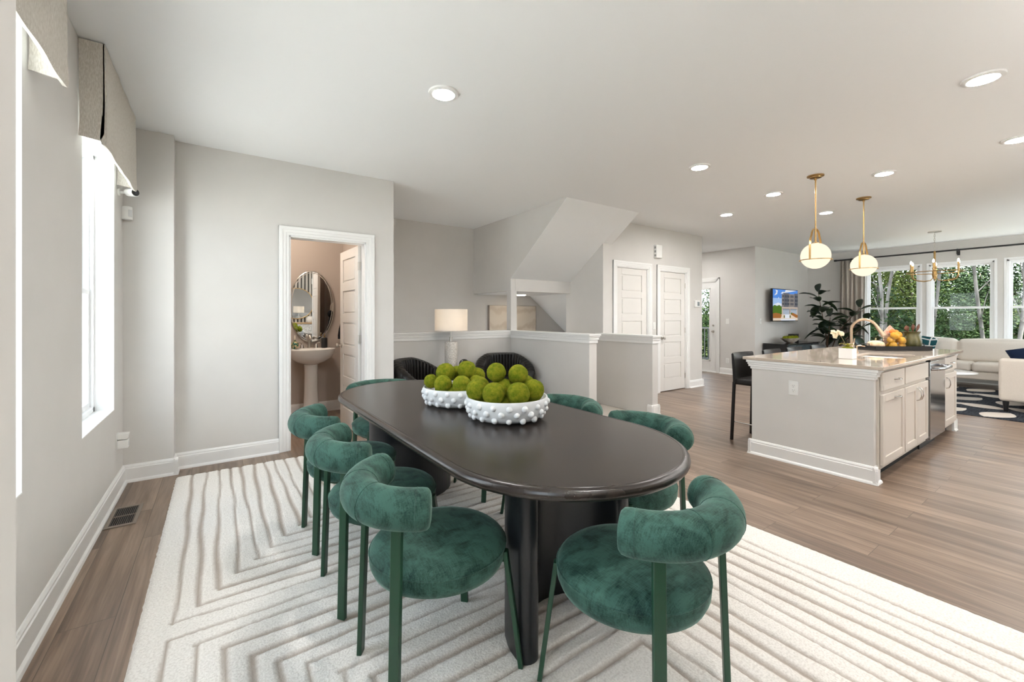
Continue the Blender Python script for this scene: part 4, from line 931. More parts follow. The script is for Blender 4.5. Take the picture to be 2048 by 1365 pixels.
link('long_tail', slab_tail([(1.34, 5.69, 1.30), (1.325, 5.70, 1.22), (1.30, 5.72, 1.12), (1.285, 5.73, 1.03), (1.285, 5.735, 0.985)], [0.035, 0.045, 0.05, 0.05, 0.048], [0.03, 0.03, 0.026, 0.022, 0.02]), mt, tw)
link('short_tail', slab_tail([(1.36, 5.655, 1.30), (1.365, 5.64, 1.24), (1.375, 5.62, 1.19), (1.385, 5.60, 1.16)], [0.03, 0.045, 0.06, 0.055], [0.025, 0.025, 0.02, 0.015]), mt, tw)
link('band', MB().tube([(1.345 + 0.036*math.cos(R(a)), 5.665 + 0.062*math.sin(R(a)), 1.272 + 0.02*math.sin(R(a))) for a in range(0, 360, 20)], 0.010, 8, closed=True), mat('band_grey', (0.6, 0.58, 0.54), 0.8), tw)
pl_ = thing('fill_flush_light', 'unseen round flush light added to brighten the powder room', 'ceiling light', (0.45, 5.35, CZ))  # lamp added out of sight to light the dark powder room
link('globe', MB().lathe([(0, -0.09), (0.08, -0.082), (0.13, -0.055), (0.145, -0.02), (0.145, -0.01), (0, -0.01)], (0.45, 5.35, CZ), 36), emis('frosted_globe', (1, 0.86, 0.72), 50), pl_)
link('base', MB().lathe([(0, 0), (0.155, 0), (0.155, -0.012), (0, -0.012)], (0.45, 5.35, CZ - 0.0005), 36), M['nickel'], pl_)
# ================================================================ BEHIND THE CAMERA (seen in the oval mirror, except the added fill uplights)
def fill_uplight(x, y, lab, pw):  # unseen uplights added to fill the ceiling and dim left side
    t = thing('fill_floor_lamp', lab, 'floor lamp', (x, y, 0), 0, 'unseen fill uplights added behind the camera')
    link('base', MB().lathe([(0, 0), (0.15, 0), (0.15, 0.015), (0.03, 0.03), (0, 0.03)], (0, 0, 0), 36), M['blackm'], t, world=False); link('pole', MB().cyl((0, 0, 0.02), 0.013, 1.74, 14), M['blackm'], t, world=False)
    sh_ = link('lamp_shade', MB().lathe([(0.02, 1.74), (0.10, 1.76), (0.18, 1.83), (0.20, 1.88), (0.196, 1.88), (0.17, 1.83), (0.02, 1.77)], (0, 0, 0), 40), M['plastic'], t, world=False)
    link('bulb', MB().lathe([(0, 1.80), (0.13, 1.80), (0.15, 1.83), (0, 1.845)], (0, 0, 0), 32), emis('fill_bulb', (1, 0.97, 0.92), pw), t, world=False)
fill_uplight(0.30, -0.98, 'unseen fill uplight added behind the camera, near the window wall', 75); fill_uplight(3.10, -0.98, 'unseen fill uplight added behind the camera, at the end of the slatted wall', 45)
gm = thing('round_mirror', 'round gold-framed mirror on the slatted wall, seen in the powder room mirror', 'mirror', (1.67, -1.262, 1.46))
link('mirror_glass', MB().cyl((1.67, -1.262, 1.46), 0.43, 0.012, 64, 'y'), M['mirror'], gm)
link('frame', MB().tube([(1.67 + 0.435*math.cos(R(a)), -1.25, 1.46 + 0.435*math.sin(R(a))) for a in range(0, 360, 5)], 0.012, 8, closed=True, up=(0, 1, 0)), M['gold'], gm)
sb = thing('sideboard', 'pale textured sideboard with a wood top against the slatted wall', 'sideboard', (1.95, -1.02, 0))
m = mat('sideboard_tex', (0.6, 0.58, 0.54), 0.8); noisy(m, (0.42, 0.40, 0.37), (0.74, 0.72, 0.68), (28, 28, 28), 4, bump=0.8, bd=0.01)
link('body', MB().box(1.2, 2.7, -1.25, -0.84, 0.12, 0.89), m, sb, bevel=0.004)
link('wood_top', MB().box(1.18, 2.72, -1.26, -0.82, 0.89, 0.925), mat('oak_top', (0.42, 0.27, 0.14), 0.4), sb, bevel=0.003)
for x in (1.25, 2.65):
    for y in (-1.2, -0.89): link('leg', MB().box(x - 0.025, x + 0.025, y - 0.025, y + 0.025, 0, 0.12), M['blackm'], sb)
vz = tag(link('ceramic_vase', MB().lathe([(0, 0), (0.06, 0), (0.085, 0.05), (0.08, 0.12), (0.06, 0.16), (0.065, 0.18), (0.058, 0.18), (0.05, 0.15), (0, 0.02)], (1.98, -1.04, 0.9255), 32), M['sofa']), 'pale stoneware vase on the sideboard behind the camera', 'vase')
# ================================================================ KITCHEN ISLAND
IX0 = 4.095
isl = thing('kitchen_island', 'kitchen island with grey end wall, cream shaker cabinets and white crown', 'island', (5.44, 1.5, 0))
link('end_wall', MB().box(4.095, 4.149, 1.07, 1.965, 0, 0.872), M['wall'], isl)
mb = MB(); base_run(mb, (4.095, 1.042), (4.095, 1.993), (-1, 0)); base_run(mb, (4.067, 1.07), (4.185, 1.07), (0, -1)); base_run(mb, (4.067, 1.965), (4.185, 1.965), (0, 1))
link('baseboard', mb, M['trim'], isl, smooth=25); mb = MB(); base_run(mb, (6.80, 1.042), (6.80, 1.993), (1, 0)); base_run(mb, (6.70, 1.07), (6.828, 1.07), (0, -1))
link('baseboard', mb, M['trim'], isl, smooth=25)
mb = MB()
for zz, h, e in [(0.850, 0.0225, 0.036), (0.832, 0.018, 0.028), (0.812, 0.020, 0.022), (0.790, 0.022, 0.010)]:
    mb.box(4.095 - e, 4.185, 1.07 - e, 1.965 + e, zz, zz + h); mb.box(6.70, 6.80 + e, 1.07 - e, 1.965 + e, zz, zz + h)
link('crown', mb, M['trim'], isl, bevel=0.003)
link('far_end_post', MB().box(6.70, 6.80, 1.07, 1.965, 0, 0.872), M['cab'], isl)
link('back_panel', MB().box(4.185, 6.70, 1.62, 1.64, 0, 0.872), M['wall'], isl)
link('toe_kick', MB().box(4.185, 6.70, 1.115, 1.13, 0, 0.10), M['dark'], isl)
def cabinet_body(x0, x1, z0=0.10, z1=0.872):
    b = MB(); b.box(x0, x1, 1.052, 1.62, z0, z1)
    return b
def shaker(x0, x1, z0, z1, st=0.057):
    b = MB(); b.box(x0, x0 + st, 1.030, 1.050, z0, z1); b.box(x1 - st, x1, 1.030, 1.050, z0, z1); b.box(x0 + st, x1 - st, 1.030, 1.050, z0, z0 + st); b.box(x0 + st, x1 - st, 1.030, 1.050, z1 - st, z1); b.box(x0 + st, x1 - st, 1.039, 1.046, z0 + st, z1 - st); return b
def slabfront(x0, x1, z0, z1): return MB().box(x0, x1, 1.030, 1.050, z0, z1)
def pull(parent, x, z, horiz, L_=0.11):
    h = L_/2; b = MB()
    if horiz: pts = [(x - h, 1.031, z), (x - h*0.85, 1.010, z), (x - h*0.3, 1.002, z), (x + h*0.3, 1.002, z), (x + h*0.85, 1.010, z), (x + h, 1.031, z)]
    else: pts = [(x, 1.031, z - h), (x, 1.010, z - h*0.85), (x, 1.000, z - h*0.3), (x, 1.000, z + h*0.3), (x, 1.010, z + h*0.85), (x, 1.031, z + h)]
    b.tube(pts, 0.0055, 8, up=(0, 0, 1) if horiz else (1, 0, 0)); return link('pull_handle', b, M['chrome'], parent)
c1 = thing('base_cabinet', 'cream cabinet beside the grey island end with one drawer and one pull-out front', 'cabinet', (4.46, 1.3, 0.10))
link('body', cabinet_body(4.150, 4.735), M['cab'], c1)
dr = link('drawer', slabfront(4.158, 4.72, 0.705, 0.845), M['cab'], c1, bevel=0.003); pull(dr, 4.49, 0.775, True)
dd = link('door', shaker(4.158, 4.72, 0.135, 0.675), M['cab'], c1, bevel=0.002); pull(dd, 4.49, 0.635, True)
c2 = thing('base_cabinet', 'cream sink cabinet with a false front and two shaker doors', 'cabinet', (5.1, 1.3, 0.10))
link('body', cabinet_body(4.735, 5.50), M['cab'], c2)
link('false_front', slabfront(4.75, 5.485, 0.705, 0.845), M['cab'], c2, bevel=0.003)
for a, b, px in ((4.75, 5.114, 5.085), (5.120, 5.485, 5.150)):
    dd = link('door', shaker(a, b, 0.135, 0.675), M['cab'], c2, bevel=0.002); pull(dd, px, 0.585, False)
dw = thing('dishwasher', 'stainless steel dishwasher with bar handle built into the island', 'dishwasher', (5.80, 1.3, 0))
link('door_panel', MB().box(5.515, 6.105, 1.022, 1.06, 0.105, 0.845), M['steel'], dw, bevel=0.004)
link('control_strip', MB().box(5.515, 6.105, 1.022, 1.06, 0.847, 0.868), M['black'], dw)
link('tub', MB().box(5.52, 6.10, 1.06, 1.60, 0.10, 0.865), M['blackm'], dw)
link('handle', MB().tube([(5.57, 1.022, 0.775), (5.57, 0.985, 0.778), (5.66, 0.960, 0.78), (5.96, 0.960, 0.78), (6.05, 0.985, 0.778), (6.05, 1.022, 0.775)], 0.016, 10), M['steel'], dw)
link('kick_plate', MB().box(5.52, 6.10, 1.10, 1.114, 0, 0.104), M['blackm'], dw)
c3 = thing('base_cabinet', 'narrow cream cabinet right of the dishwasher with drawer and shaker door', 'cabinet', (6.41, 1.3, 0.10))
link('body', cabinet_body(6.115, 6.70), M['cab'], c3)
dr = link('drawer', slabfront(6.13, 6.685, 0.705, 0.845), M['cab'], c3, bevel=0.003); pull(dr, 6.41, 0.785, True, 0.08)
dd = link('door', shaker(6.13, 6.685, 0.135, 0.675), M['cab'], c3, bevel=0.002); pull(dd, 6.20, 0.585, False)
# counter with sink cut-out
SX0, SX1, SY0, SY1 = 4.98, 5.56, 1.125, 1.50
def rrect(x0, x1, y0, y1, r, n=6):
    P = []
    for cx, cy, a0 in ((x1 - r, y1 - r, 0), (x0 + r, y1 - r, 90), (x0 + r, y0 + r, 180), (x1 - r, y0 + r, 270)): P += [(cx + r*math.cos(R(a0 + 90*i/n)), cy + r*math.sin(R(a0 + 90*i/n))) for i in range(n+1)]
    return P
inn = rrect(SX0, SX1, SY0, SY1, 0.07); ox0, ox1, oy0, oy1 = 4.052, 6.84, 1.003, 2.03
def outp(x, y):
    cx, cy = (SX0+SX1)/2, (SY0+SY1)/2; dx, dy = x - cx, y - cy; hx = (ox1 - cx) if dx > 0 else (cx - ox0); hy = (oy1 - cy) if dy > 0 else (cy - oy0)
    k = min(hx/abs(dx) if dx else 9e9, hy/abs(dy) if dy else 9e9); return (cx + dx*k, cy + dy*k)
ring = [(p, outp(*p)) for p in inn]
for cxr, cyr in ((ox1, oy1), (ox0, oy1), (ox0, oy0), (ox1, oy0)):      # put the nearest spoke on each corner
    i = min(range(len(ring)), key=lambda q: (ring[q][1][0]-cxr)**2 + (ring[q][1][1]-cyr)**2); ring[i] = (ring[i][0], (cxr, cyr))
mb = MB(); n = len(ring); z0, z1 = 0.8727, 0.898
vs = [(*p, z1) for p, q in ring] + [(*q, z1) for p, q in ring] + [(*p, z0) for p, q in ring] + [(*q, z0) for p, q in ring]
fs = []
for i in range(n):
    j = (i + 1) % n; fs += [(i, j, n+j, n+i), (2*n+i, 3*n+i, 3*n+j, 2*n+j), (n+i, n+j, 3*n+j, 3*n+i), (i, 2*n+i, 2*n+j, j)]
wt = link('worktop', mb.add(vs, fs), M['quartz'], smooth=30, bevel=0.003); tag(wt, 'pale polished stone worktop on the kitchen island with a sink cut-out', 'worktop')
sk = MB(); P = [rrect(SX0 - 0.004, SX1 + 0.004, SY0 - 0.004, SY1 + 0.004, 0.072), rrect(SX0 + 0.004, SX1 - 0.004, SY0 + 0.004, SY1 - 0.004, 0.065), rrect(SX0 + 0.03, SX1 - 0.03, SY0 + 0.03, SY1 - 0.03, 0.05)]
vs = [(*p, 0.8722) for p in P[0]] + [(*p, 0.70) for p in P[1]] + [(*p, 0.675) for p in P[2]]; n = len(P[0])
fs = [(j*n+i, j*n+(i+1) % n, (j+1)*n+(i+1) % n, (j+1)*n+i) for j in range(2) for i in range(n)] + [tuple(2*n + i for i in range(n))]
s_ = link('kitchen_sink', sk.add(vs, fs), mat('sink_steel', (0.5, 0.5, 0.51), 0.25, metal=1)); tag(s_, 'undermount stainless sink set in the island worktop', 'sink')
so3 = s_.modifiers.new('t', 'SOLIDIFY'); so3.thickness = 0.002
fa = thing('kitchen_faucet', 'tall gooseneck champagne faucet at the island sink', 'faucet', (5.30, 1.565, 0.898))
pts = [(5.30, 1.565, 0.898), (5.30, 1.565, 1.13)] + [(5.30, 1.565 - 0.105 + 0.105*math.cos(R(a)), 1.135 + 0.105*math.sin(R(a))*1.05) for a in range(10, 160, 12)]
link('spout', MB().tube(pts, 0.0125, 14, up=(1, 0, 0)).lathe([(0.028, 0), (0.028, 0.006), (0.020, 0.012), (0.018, 0.05), (0, 0.05)], (5.30, 1.565, 0.8982), 20), M['bronze'], fa)
e = Vector(pts[-1]); d = (Vector(pts[-1]) - Vector(pts[-2])).normalized()
link('spray_head', MB().tube([e - d*0.005, e + d*0.02, e + d*0.07, e + d*0.115], 0.016, 14, scale=[0.85, 1, 1.1, 1.45], up=(1, 0, 0)), M['bronze'], fa)
link('handle', MB().tube([(5.318, 1.565, 0.965), (5.345, 1.565, 0.975), (5.36, 1.56, 1.02), (5.362, 1.555, 1.05)], 0.007, 10), M['bronze'], fa)
sdp = thing('soap_pump', 'small champagne soap pump beside the faucet', 'soap pump', (5.47, 1.57, 0.898))
link('pump', MB().lathe([(0.016, 0), (0.016, 0.008), (0.007, 0.014), (0.007, 0.07), (0, 0.07)], (5.47, 1.57, 0.8982), 16).tube([(5.47, 1.57, 0.965), (5.47, 1.54, 0.972), (5.47, 1.50, 0.966)], 0.006, 8), M['bronze'], sdp)
# orchid
orc = thing('potted_orchid', 'small cream orchid in a square white pot on the near end of the worktop', 'potted plant', (4.625, 1.393, 0.898))
pt = MB().prism([(4.573, 1.341), (4.677, 1.341), (4.677, 1.445), (4.573, 1.445)], 0.8985, 0.992, 'z'); link('pot', pt, M['porc'], orc, bevel=0.003)
link('moss', MB().lathe([(0, 0), (0.048, 0), (0.035, 0.012), (0, 0.018)], (4.625, 1.393, 0.99), 18), M['moss'], orc)
link('stem', MB().tube([(4.62, 1.40, 0.99), (4.61, 1.41, 1.04), (4.60, 1.43, 1.09), (4.59, 1.46, 1.125), (4.585, 1.49, 1.12)], 0.0025, 6), mat('stem_brown', (0.12, 0.10, 0.04), 0.6), orc)
pet = mat('orchid_petal', (0.85, 0.72, 0.50), 0.6)
def flower(c, s, ang):
    mb = MB(); c = Vector(c); f = Vector((-0.6, -0.75, 0.15)).normalized(); u = f.cross(Vector((0, 0, 1))).normalized(); v = u.cross(f)
    for k in range(5):
        a = ang + k*2*PI/5; d = u*math.cos(a) + v*math.sin(a); e = d.cross(f); q = []
        for t, w, h in [(0, 0.12, 0), (0.35, 0.42, 0.1), (0.7, 0.48, 0.06), (1, 0.22, -0.1), (1.05, 0, -0.12)]: q.append((c + d*s*t + e*s*w + f*s*h, c + d*s*t - e*s*w + f*s*h))
        for i in range(4): mb.add([q[i][0], q[i][1], q[i+1][1], q[i+1][0]], [(0, 1, 2, 3)])
    mb.ball(c + f*s*0.2, s*0.22, 8, 6); return link('blossom', mb, pet, orc, smooth=80)
flower((4.598, 1.452, 1.128), 0.026, 0.2); flower((4.580, 1.485, 1.130), 0.026, 0.9); flower((4.582, 1.472, 1.098), 0.024, 0.5); flower((4.60, 1.425, 1.120), 0.022, 1.5)
gl = mat('orchid_leaf', (0.30, 0.27, 0.04), 0.5)
def blade(parent, base, tip, w, m, name='leaf', droop=0.02, n=7, up=None):
    base = Vector(base); tip = Vector(tip); d = tip - base; s = d.cross(Vector((0, 0, 1)))
    if s.length < 1e-5: s = Vector((1, 0, 0))
    s.normalize(); 
    if up is not None: s = up
    nrm = s.cross(d).normalized(); mb = MB(); vs = []
    for i in range(n + 1):
        t = i/n; ww = w*math.sin(PI*min(1, t*0.93 + 0.07))**0.75; p = base + d*t + Vector((0, 0, droop*math.sin(PI*t)))
        vs += [p - s*ww + nrm*ww*0.35, p, p + s*ww + nrm*ww*0.35]
    k = len(vs); off = nrm*0.0015
    fs = []
    for i in range(n):
        a = i*3; fs += [(a, a+1, a+4, a+3), (a+1, a+2, a+5, a+4)]
    vs2 = vs + [q - off for q in vs]; fs2 = fs + [tuple(x + k for x in f)[::-1] for f in fs]
    bd = [i*3 for i in range(n+1)] + [n*3+1] + [i*3+2 for i in range(n, -1, -1)] + [1]
    fs2 += [(bd[i], bd[(i+1) % len(bd)], bd[(i+1) % len(bd)] + k, bd[i] + k) for i in range(len(bd))]
    mb.add(vs2, fs2)
    return link(name, mb, m, parent, smooth=80) if parent is not None else mb
for a, l, h in ((0.3, 0.06, 0.02), (2.2, 0.07, 0.03), (3.6, 0.075, 0.035), (5.1, 0.06, 0.015)):
    blade(orc, (4.625, 1.393, 0.995), (4.625 + l*math.cos(a), 1.393 + l*math.sin(a), 0.995 + h), 0.014, gl)
# tray and its things (tray turned 35 degrees)
ta = R(-35); TC = Vector((6.20, 1.455, 0)); tm = Matrix.Rotation(ta, 3, 'Z')
def tl(x, y, z): v = tm @ Vector((x, y, z)); return (v.x + TC.x, v.y + TC.y, v.z + 0.8985)
tr = thing('serving_tray', 'long black lacquered tray near the far end of the worktop', 'tray', (TC.x, TC.y, 0.898), ta)
b = MB(); b.box(-0.31, 0.31, -0.14, 0.14, 0.001, 0.010)
for a in [(-0.31, 0.31, -0.14, -0.131), (-0.31, 0.31, 0.131, 0.14), (-0.31, -0.301, -0.14, 0.14), (0.301, 0.31, -0.14, 0.14)]: b.box(*a, 0.010, 0.052)
link('tray_body', b, M['black'], tr, world=False, bevel=0.002)
for s in (-1, 1): link('grip', MB().tube([(s*0.302, -0.05, 0.05), (s*0.302, -0.05, 0.072), (s*0.302, 0.05, 0.072), (s*0.302, 0.05, 0.05)], 0.005, 8, up=(1, 0, 0)), M['blackm'], tr, world=False)
pk = thing('gourd', 'pale peach gourd at the left end of the black tray', 'gourd', tl(-0.205, -0.02, 0.011))
mpk = mat('gourd_skin', (0.72, 0.50, 0.30), 0.5); noisy(mpk, (0.68, 0.42, 0.22), (0.78, 0.62, 0.44), (20, 20, 20), 3)
mb = MB(); pr_ = []
for i in range(25):
    for a in range(1): pass
def ribbed(c, r, h, n=48, m_=14, ribs=8):
    vs = []; fs = []
    for j in range(m_ + 1):
        t = PI*j/m_
        for i in range(n):
            a = 2*PI*i/n; rr_ = r*math.sin(t)**0.8*(1 + 0.05*math.cos(a*ribs)); vs.append((c[0] + rr_*math.cos(a), c[1] + rr_*math.sin(a), c[2] + h/2 - h/2*math.cos(t)))
    for j in range(m_):
        for i in range(n): fs.append((j*n+i, j*n+(i+1) % n, (j+1)*n+(i+1) % n, (j+1)*n+i))
    return MB().add(vs, fs)
g0 = tl(-0.205, -0.02, 0.011)
link('body', ribbed(g0, 0.078, 0.098), mpk, pk); link('stalk', MB().tube([(g0[0], g0[1], g0[2] + 0.092), (g0[0], g0[1], g0[2] + 0.11), (g0[0] + 0.01, g0[1], g0[2] + 0.125)], 0.008, 8, scale=[1.3, 1, 0.8]), mat('stalk', (0.3, 0.25, 0.12), 0.7), pk)
su = thing('succulent', 'dark green succulent rosette between the gourd and the lemon jar', 'plant', tl(-0.125, 0.04, 0.011))
g1 = tl(-0.125, 0.045, 0.011); link('pot', MB().lathe([(0, 0), (0.04, 0), (0.052, 0.09), (0.046, 0.09), (0, 0.08)], g1, 24), M['blackm'], su)
msu = mat('succulent_leaf', (0.035, 0.05, 0.02), 0.5)
for k in range(22):
    a = k*2.4; el = 0.15 + 1.2*k/22; l = 0.085 - 0.045*k/22
    blade(su, (g1[0], g1[1], g1[2] + 0.095), (g1[0] + l*math.cos(a)*math.cos(el), g1[1] + l*math.sin(a)*math.cos(el), g1[2] + 0.10 + l*math.sin(el)), 0.013, msu, droop=0.008, n=4)
def clearmat():
    m = bpy.data.materials.new('clear_glass'); m.use_nodes = True; nt = m.node_tree; nt.nodes.clear()
    o = nt.nodes.new('ShaderNodeOutputMaterial'); mx = nt.nodes.new('ShaderNodeMixShader'); tr = nt.nodes.new('ShaderNodeBsdfTransparent'); g = nt.nodes.new('ShaderNodeBsdfGlossy'); g.inputs[1].default_value = 0.02
    tr.inputs[0].default_value = (0.95, 0.97, 0.96, 1); nt.links.new(facing(nt, 0.02), mx.inputs[0]); nt.links.new(tr.outputs[0], mx.inputs[1]); nt.links.new(g.outputs[0], mx.inputs[2]); nt.links.new(mx.outputs[0], o.inputs[0]); return m
M['clear'] = clearmat()
g2 = tl(0.0, -0.03, 0.011); jr = thing('glass_jar', 'clear glass jar full of lemons in the middle of the tray', 'jar', g2)
link('glass', MB().lathe([(0, 0.002), (0.088, 0.002), (0.094, 0.01), (0.094, 0.15), (0.091, 0.15), (0.091, 0.012), (0, 0.008)], g2, 40), M['clear'], jr)
ml = mat('lemon_peel', (0.85, 0.42, 0.02), 0.45); noisy(ml, (0.58, 0.24, 0.006), (0.66, 0.34, 0.02), (40, 40, 40), 2, bump=0.2, bscale=(400, 400, 400))
lem = [(0.045, -0.03, 0.040, 'bottom right'), (-0.045, -0.03, 0.040, 'bottom left'), (0.0, 0.05, 0.040, 'bottom back'), (0.035, -0.045, 0.098, 'middle front right'), (-0.045, 0.0, 0.100, 'middle left'), (0.035, 0.04, 0.100, 'middle back right'), (-0.035, -0.035, 0.150, 'top front left'), (0.035, 0.0, 0.156, 'top right')]
for i, (x, y, z, w) in enumerate(lem):
    p = tl(x, -0.03 + y, 0.012 + z); o = link('lemon', MB().ball((0, 0, 0), 0.036, 18, 12, (1.22, 1, 1), f=lambda d: 1 + 0.10*max(0, abs(d.x) - 0.9)*8), ml); o.location = p; o.rotation_euler = (i, i*1.7, i*0.9)
    tag(o, 'yellow lemon in the glass jar, %s' % w, 'lemon', 'lemons in the glass jar')
g3 = tl(0.20, -0.01, 0.011); ck = thing('utensil_crock', 'olive green glazed stoneware crock at the right end of the tray', 'crock', g3)
mc = mat('olive_glaze', (0.16, 0.15, 0.05), 0.3); noisy(mc, (0.05, 0.048, 0.014), (0.13, 0.11, 0.035), (18, 18, 6), 3)
link('body', MB().lathe([(0, 0), (0.066, 0), (0.078, 0.012), (0.088, 0.06), (0.088, 0.10), (0.076, 0.14), (0.066, 0.165), (0.070, 0.18), (0.082, 0.196), (0.078, 0.197), (0.064, 0.18), (0.060, 0.16), (0.07, 0.12), (0.07, 0.03), (0, 0.02)], g3, 40), mc, ck)
wd = mat('dark_wood_spoon', (0.20, 0.075, 0.03), 0.45); noisy(wd, (0.065, 0.02, 0.009), (0.16, 0.052, 0.02), (60, 60, 12), 3)
spl = ['large round wooden spoon leaning left in the green crock', 'wooden spoon in the green crock, second from the left', 'broad wooden spatula standing in the middle of the green crock', 'narrow wooden paddle in the green crock, right of the middle', 'oval wooden spoon leaning right in the green crock']
for i, (dx, dy, hgt, bw, bl) in enumerate([(-0.062, -0.01, 0.235, 0.030, 0.030), (-0.03, 0.02, 0.232, 0.022, 0.034), (0.0, -0.02, 0.245, 0.026, 0.032), (0.035, 0.02, 0.250, 0.012, 0.036), (0.075, 0.0, 0.245, 0.018, 0.040)]):
    p0 = Vector(tl(0.20 - dx*0.15, -0.01 - dy*0.3, 0.035)); p1 = Vector(tl(0.20 + dx, -0.01 + dy, 0.011 + hgt)); d = (p1 - p0).normalized()
    o = link('wooden_spoon', MB().tube([p0, p1 - d*bl], 0.0055, 8).ball((0, 0, 0), 1, 4, 3, (0.0001, 0.0001, 0.0001), None) if False else MB().tube([p0, p1 - d*bl, p1 - d*bl*0.7, p1, p1 + d*bl*0.6, p1 + d*bl], 0.0055, 12, scale=[1, 1, bw/0.0055*0.75, bw/0.0055, bw/0.0055*0.7, 0.4]), wd)
    # flatten the bowl of the spoon
    ax = Vector((0.571, 0.821, 0)); 
    for v in o.data.vertices:
        r_ = v.co - p0; t_ = r_.dot(d); c_ = p0 + d*t_; q = v.co - c_
        if t_ > (p1 - p0).length - bl*0.9: q -= ax*q.dot(ax)*0.72
        v.co = c_ + q
    tag(o, spl[i], 'wooden utensil', 'wooden utensils in the crock')
g4 = tl(0.055, 0.095, 0.011); bd_ = thing('cutting_board', 'pinkish house-shaped board standing at the back of the tray behind the jar', 'board', g4)
mbd = mat('pink_board', (0.70, 0.42, 0.30), 0.6); noisy(mbd, (0.62, 0.30, 0.20), (0.78, 0.58, 0.46), (70, 70, 70), 3)
P = [(-0.075, 0), (0.075, 0), (0.075, 0.19), (0.0, 0.265), (-0.03, 0.235), (-0.075, 0.18)]; mb = MB(); vs = []
for y in (0.090, 0.103): vs += [tl(0.055 + a, y, 0.011 + b) for a, b in P]
k = len(P); mb.add(vs, [tuple(range(k)), tuple(range(k, 2*k))] + [(i, (i+1) % k, k + (i+1) % k, k + i) for i in range(k)]); link('board', mb, mbd, bd_)
for i, (x, z, w) in enumerate([(0.06, 0.205, 'left'), (0.10, 0.20, 'right')]):
    o = link('orange', MB().ball(tl(x - 0.015, 0.055, z), 0.026, 18, 12), mat('orange_peel_%d' % i, (0.75, 0.20 + 0.05*i, 0.03), 0.45)); tag(o, 'small orange on the little stand behind the lemon jar, %s one' % w, 'orange')
st_ = thing('cake_stand', 'small pale footed dish holding oranges behind the lemon jar', 'dish', tl(0.065, 0.055, 0.011)); link('dish', MB().lathe([(0, 0), (0.03, 0), (0.012, 0.01), (0.01, 0.15), (0.035, 0.165), (0.05, 0.172), (0.045, 0.174), (0, 0.168)], tl(0.065, 0.055, 0.011), 28), M['porc'], st_)

# ---- bar stools
def make_stool():
    t = thing('bar_stool', 'x', 'bar stool', (0, 0, 0), 0, 'black leather bar stools along the island')
    link('seat', MB().rbox(-0.20, 0.20, -0.20, 0.20, 0.575, 0.635, 0.02), M['leather'], t, world=False)
    n = 16; vs = []; rows = [(0.60, 0.0), (0.70, 0.006), (0.82, 0.016), (0.888, 0.024), (0.898, 0.034), (0.888, 0.046), (0.80, 0.042), (0.70, 0.034), (0.60, 0.030)]
    for i in range(n + 1):
        x = -0.205 + 0.41*i/n; cur = 0.035*(1 - (x/0.205)**2)
        for z, y in rows: vs.append((x, 0.165 + y + cur, z))
    k = len(rows); fs = [(i*k+j, (i+1)*k+j, (i+1)*k+(j+1) % k, i*k+(j+1) % k) for i in range(n) for j in range(k)] + [tuple(range(k)), tuple(n*k+q for q in range(k))]
    link('backrest', MB().add(vs, fs), M['leather'], t, world=False, smooth=50)
    for x, y, dx, dy in ((-0.19, 0.19, -0.012, 0.02), (0.19, 0.19, 0.012, 0.02), (-0.185, -0.185, -0.012, -0.012), (0.185, -0.185, 0.012, -0.012)):
        p = Vector((x, y, 0.60)); q = Vector((x + dx, y + dy, 0)); w = 0.0125
        vs = [(c.x + a*w, c.y + b*w, c.z) for c in (q, p) for a, b in ((-1, -1), (1, -1), (1, 1), (-1, 1))]
        link('leg', MB().add(vs, [(0, 3, 2, 1), (4, 5, 6, 7), (0, 1, 5, 4), (1, 2, 6, 5), (2, 3, 7, 6), (3, 0, 4, 7)]), M['leather'], t, world=False, bevel=0.002)
    link('footrest', MB().tube([(-0.192, 0.19, 0.19), (-0.190, -0.19, 0.19)], 0.006, 8).tube([(0.192, 0.19, 0.19), (0.190, -0.19, 0.19)], 0.006, 8).tube([(-0.19, -0.192, 0.24), (0.19, -0.192, 0.24)], 0.006, 8), M['chrome'], t, world=False)
    return t
s0 = make_stool()
for i, (x, y, l) in enumerate([(4.565, 2.085, 'black leather bar stool nearest the camera, at the island corner'), (5.215, 2.085, 'black leather bar stool behind the worktop, second from the near corner'),
        (5.80, 2.085, 'black leather bar stool behind the worktop, third from the near corner'), (6.50, 2.085, 'black leather bar stool behind the worktop, farthest from the camera')]):
    if i == 0: s0.location = (x, y, 0); s0['label'] = l
    else: dup(s0, (x, y, 0), 0, l)

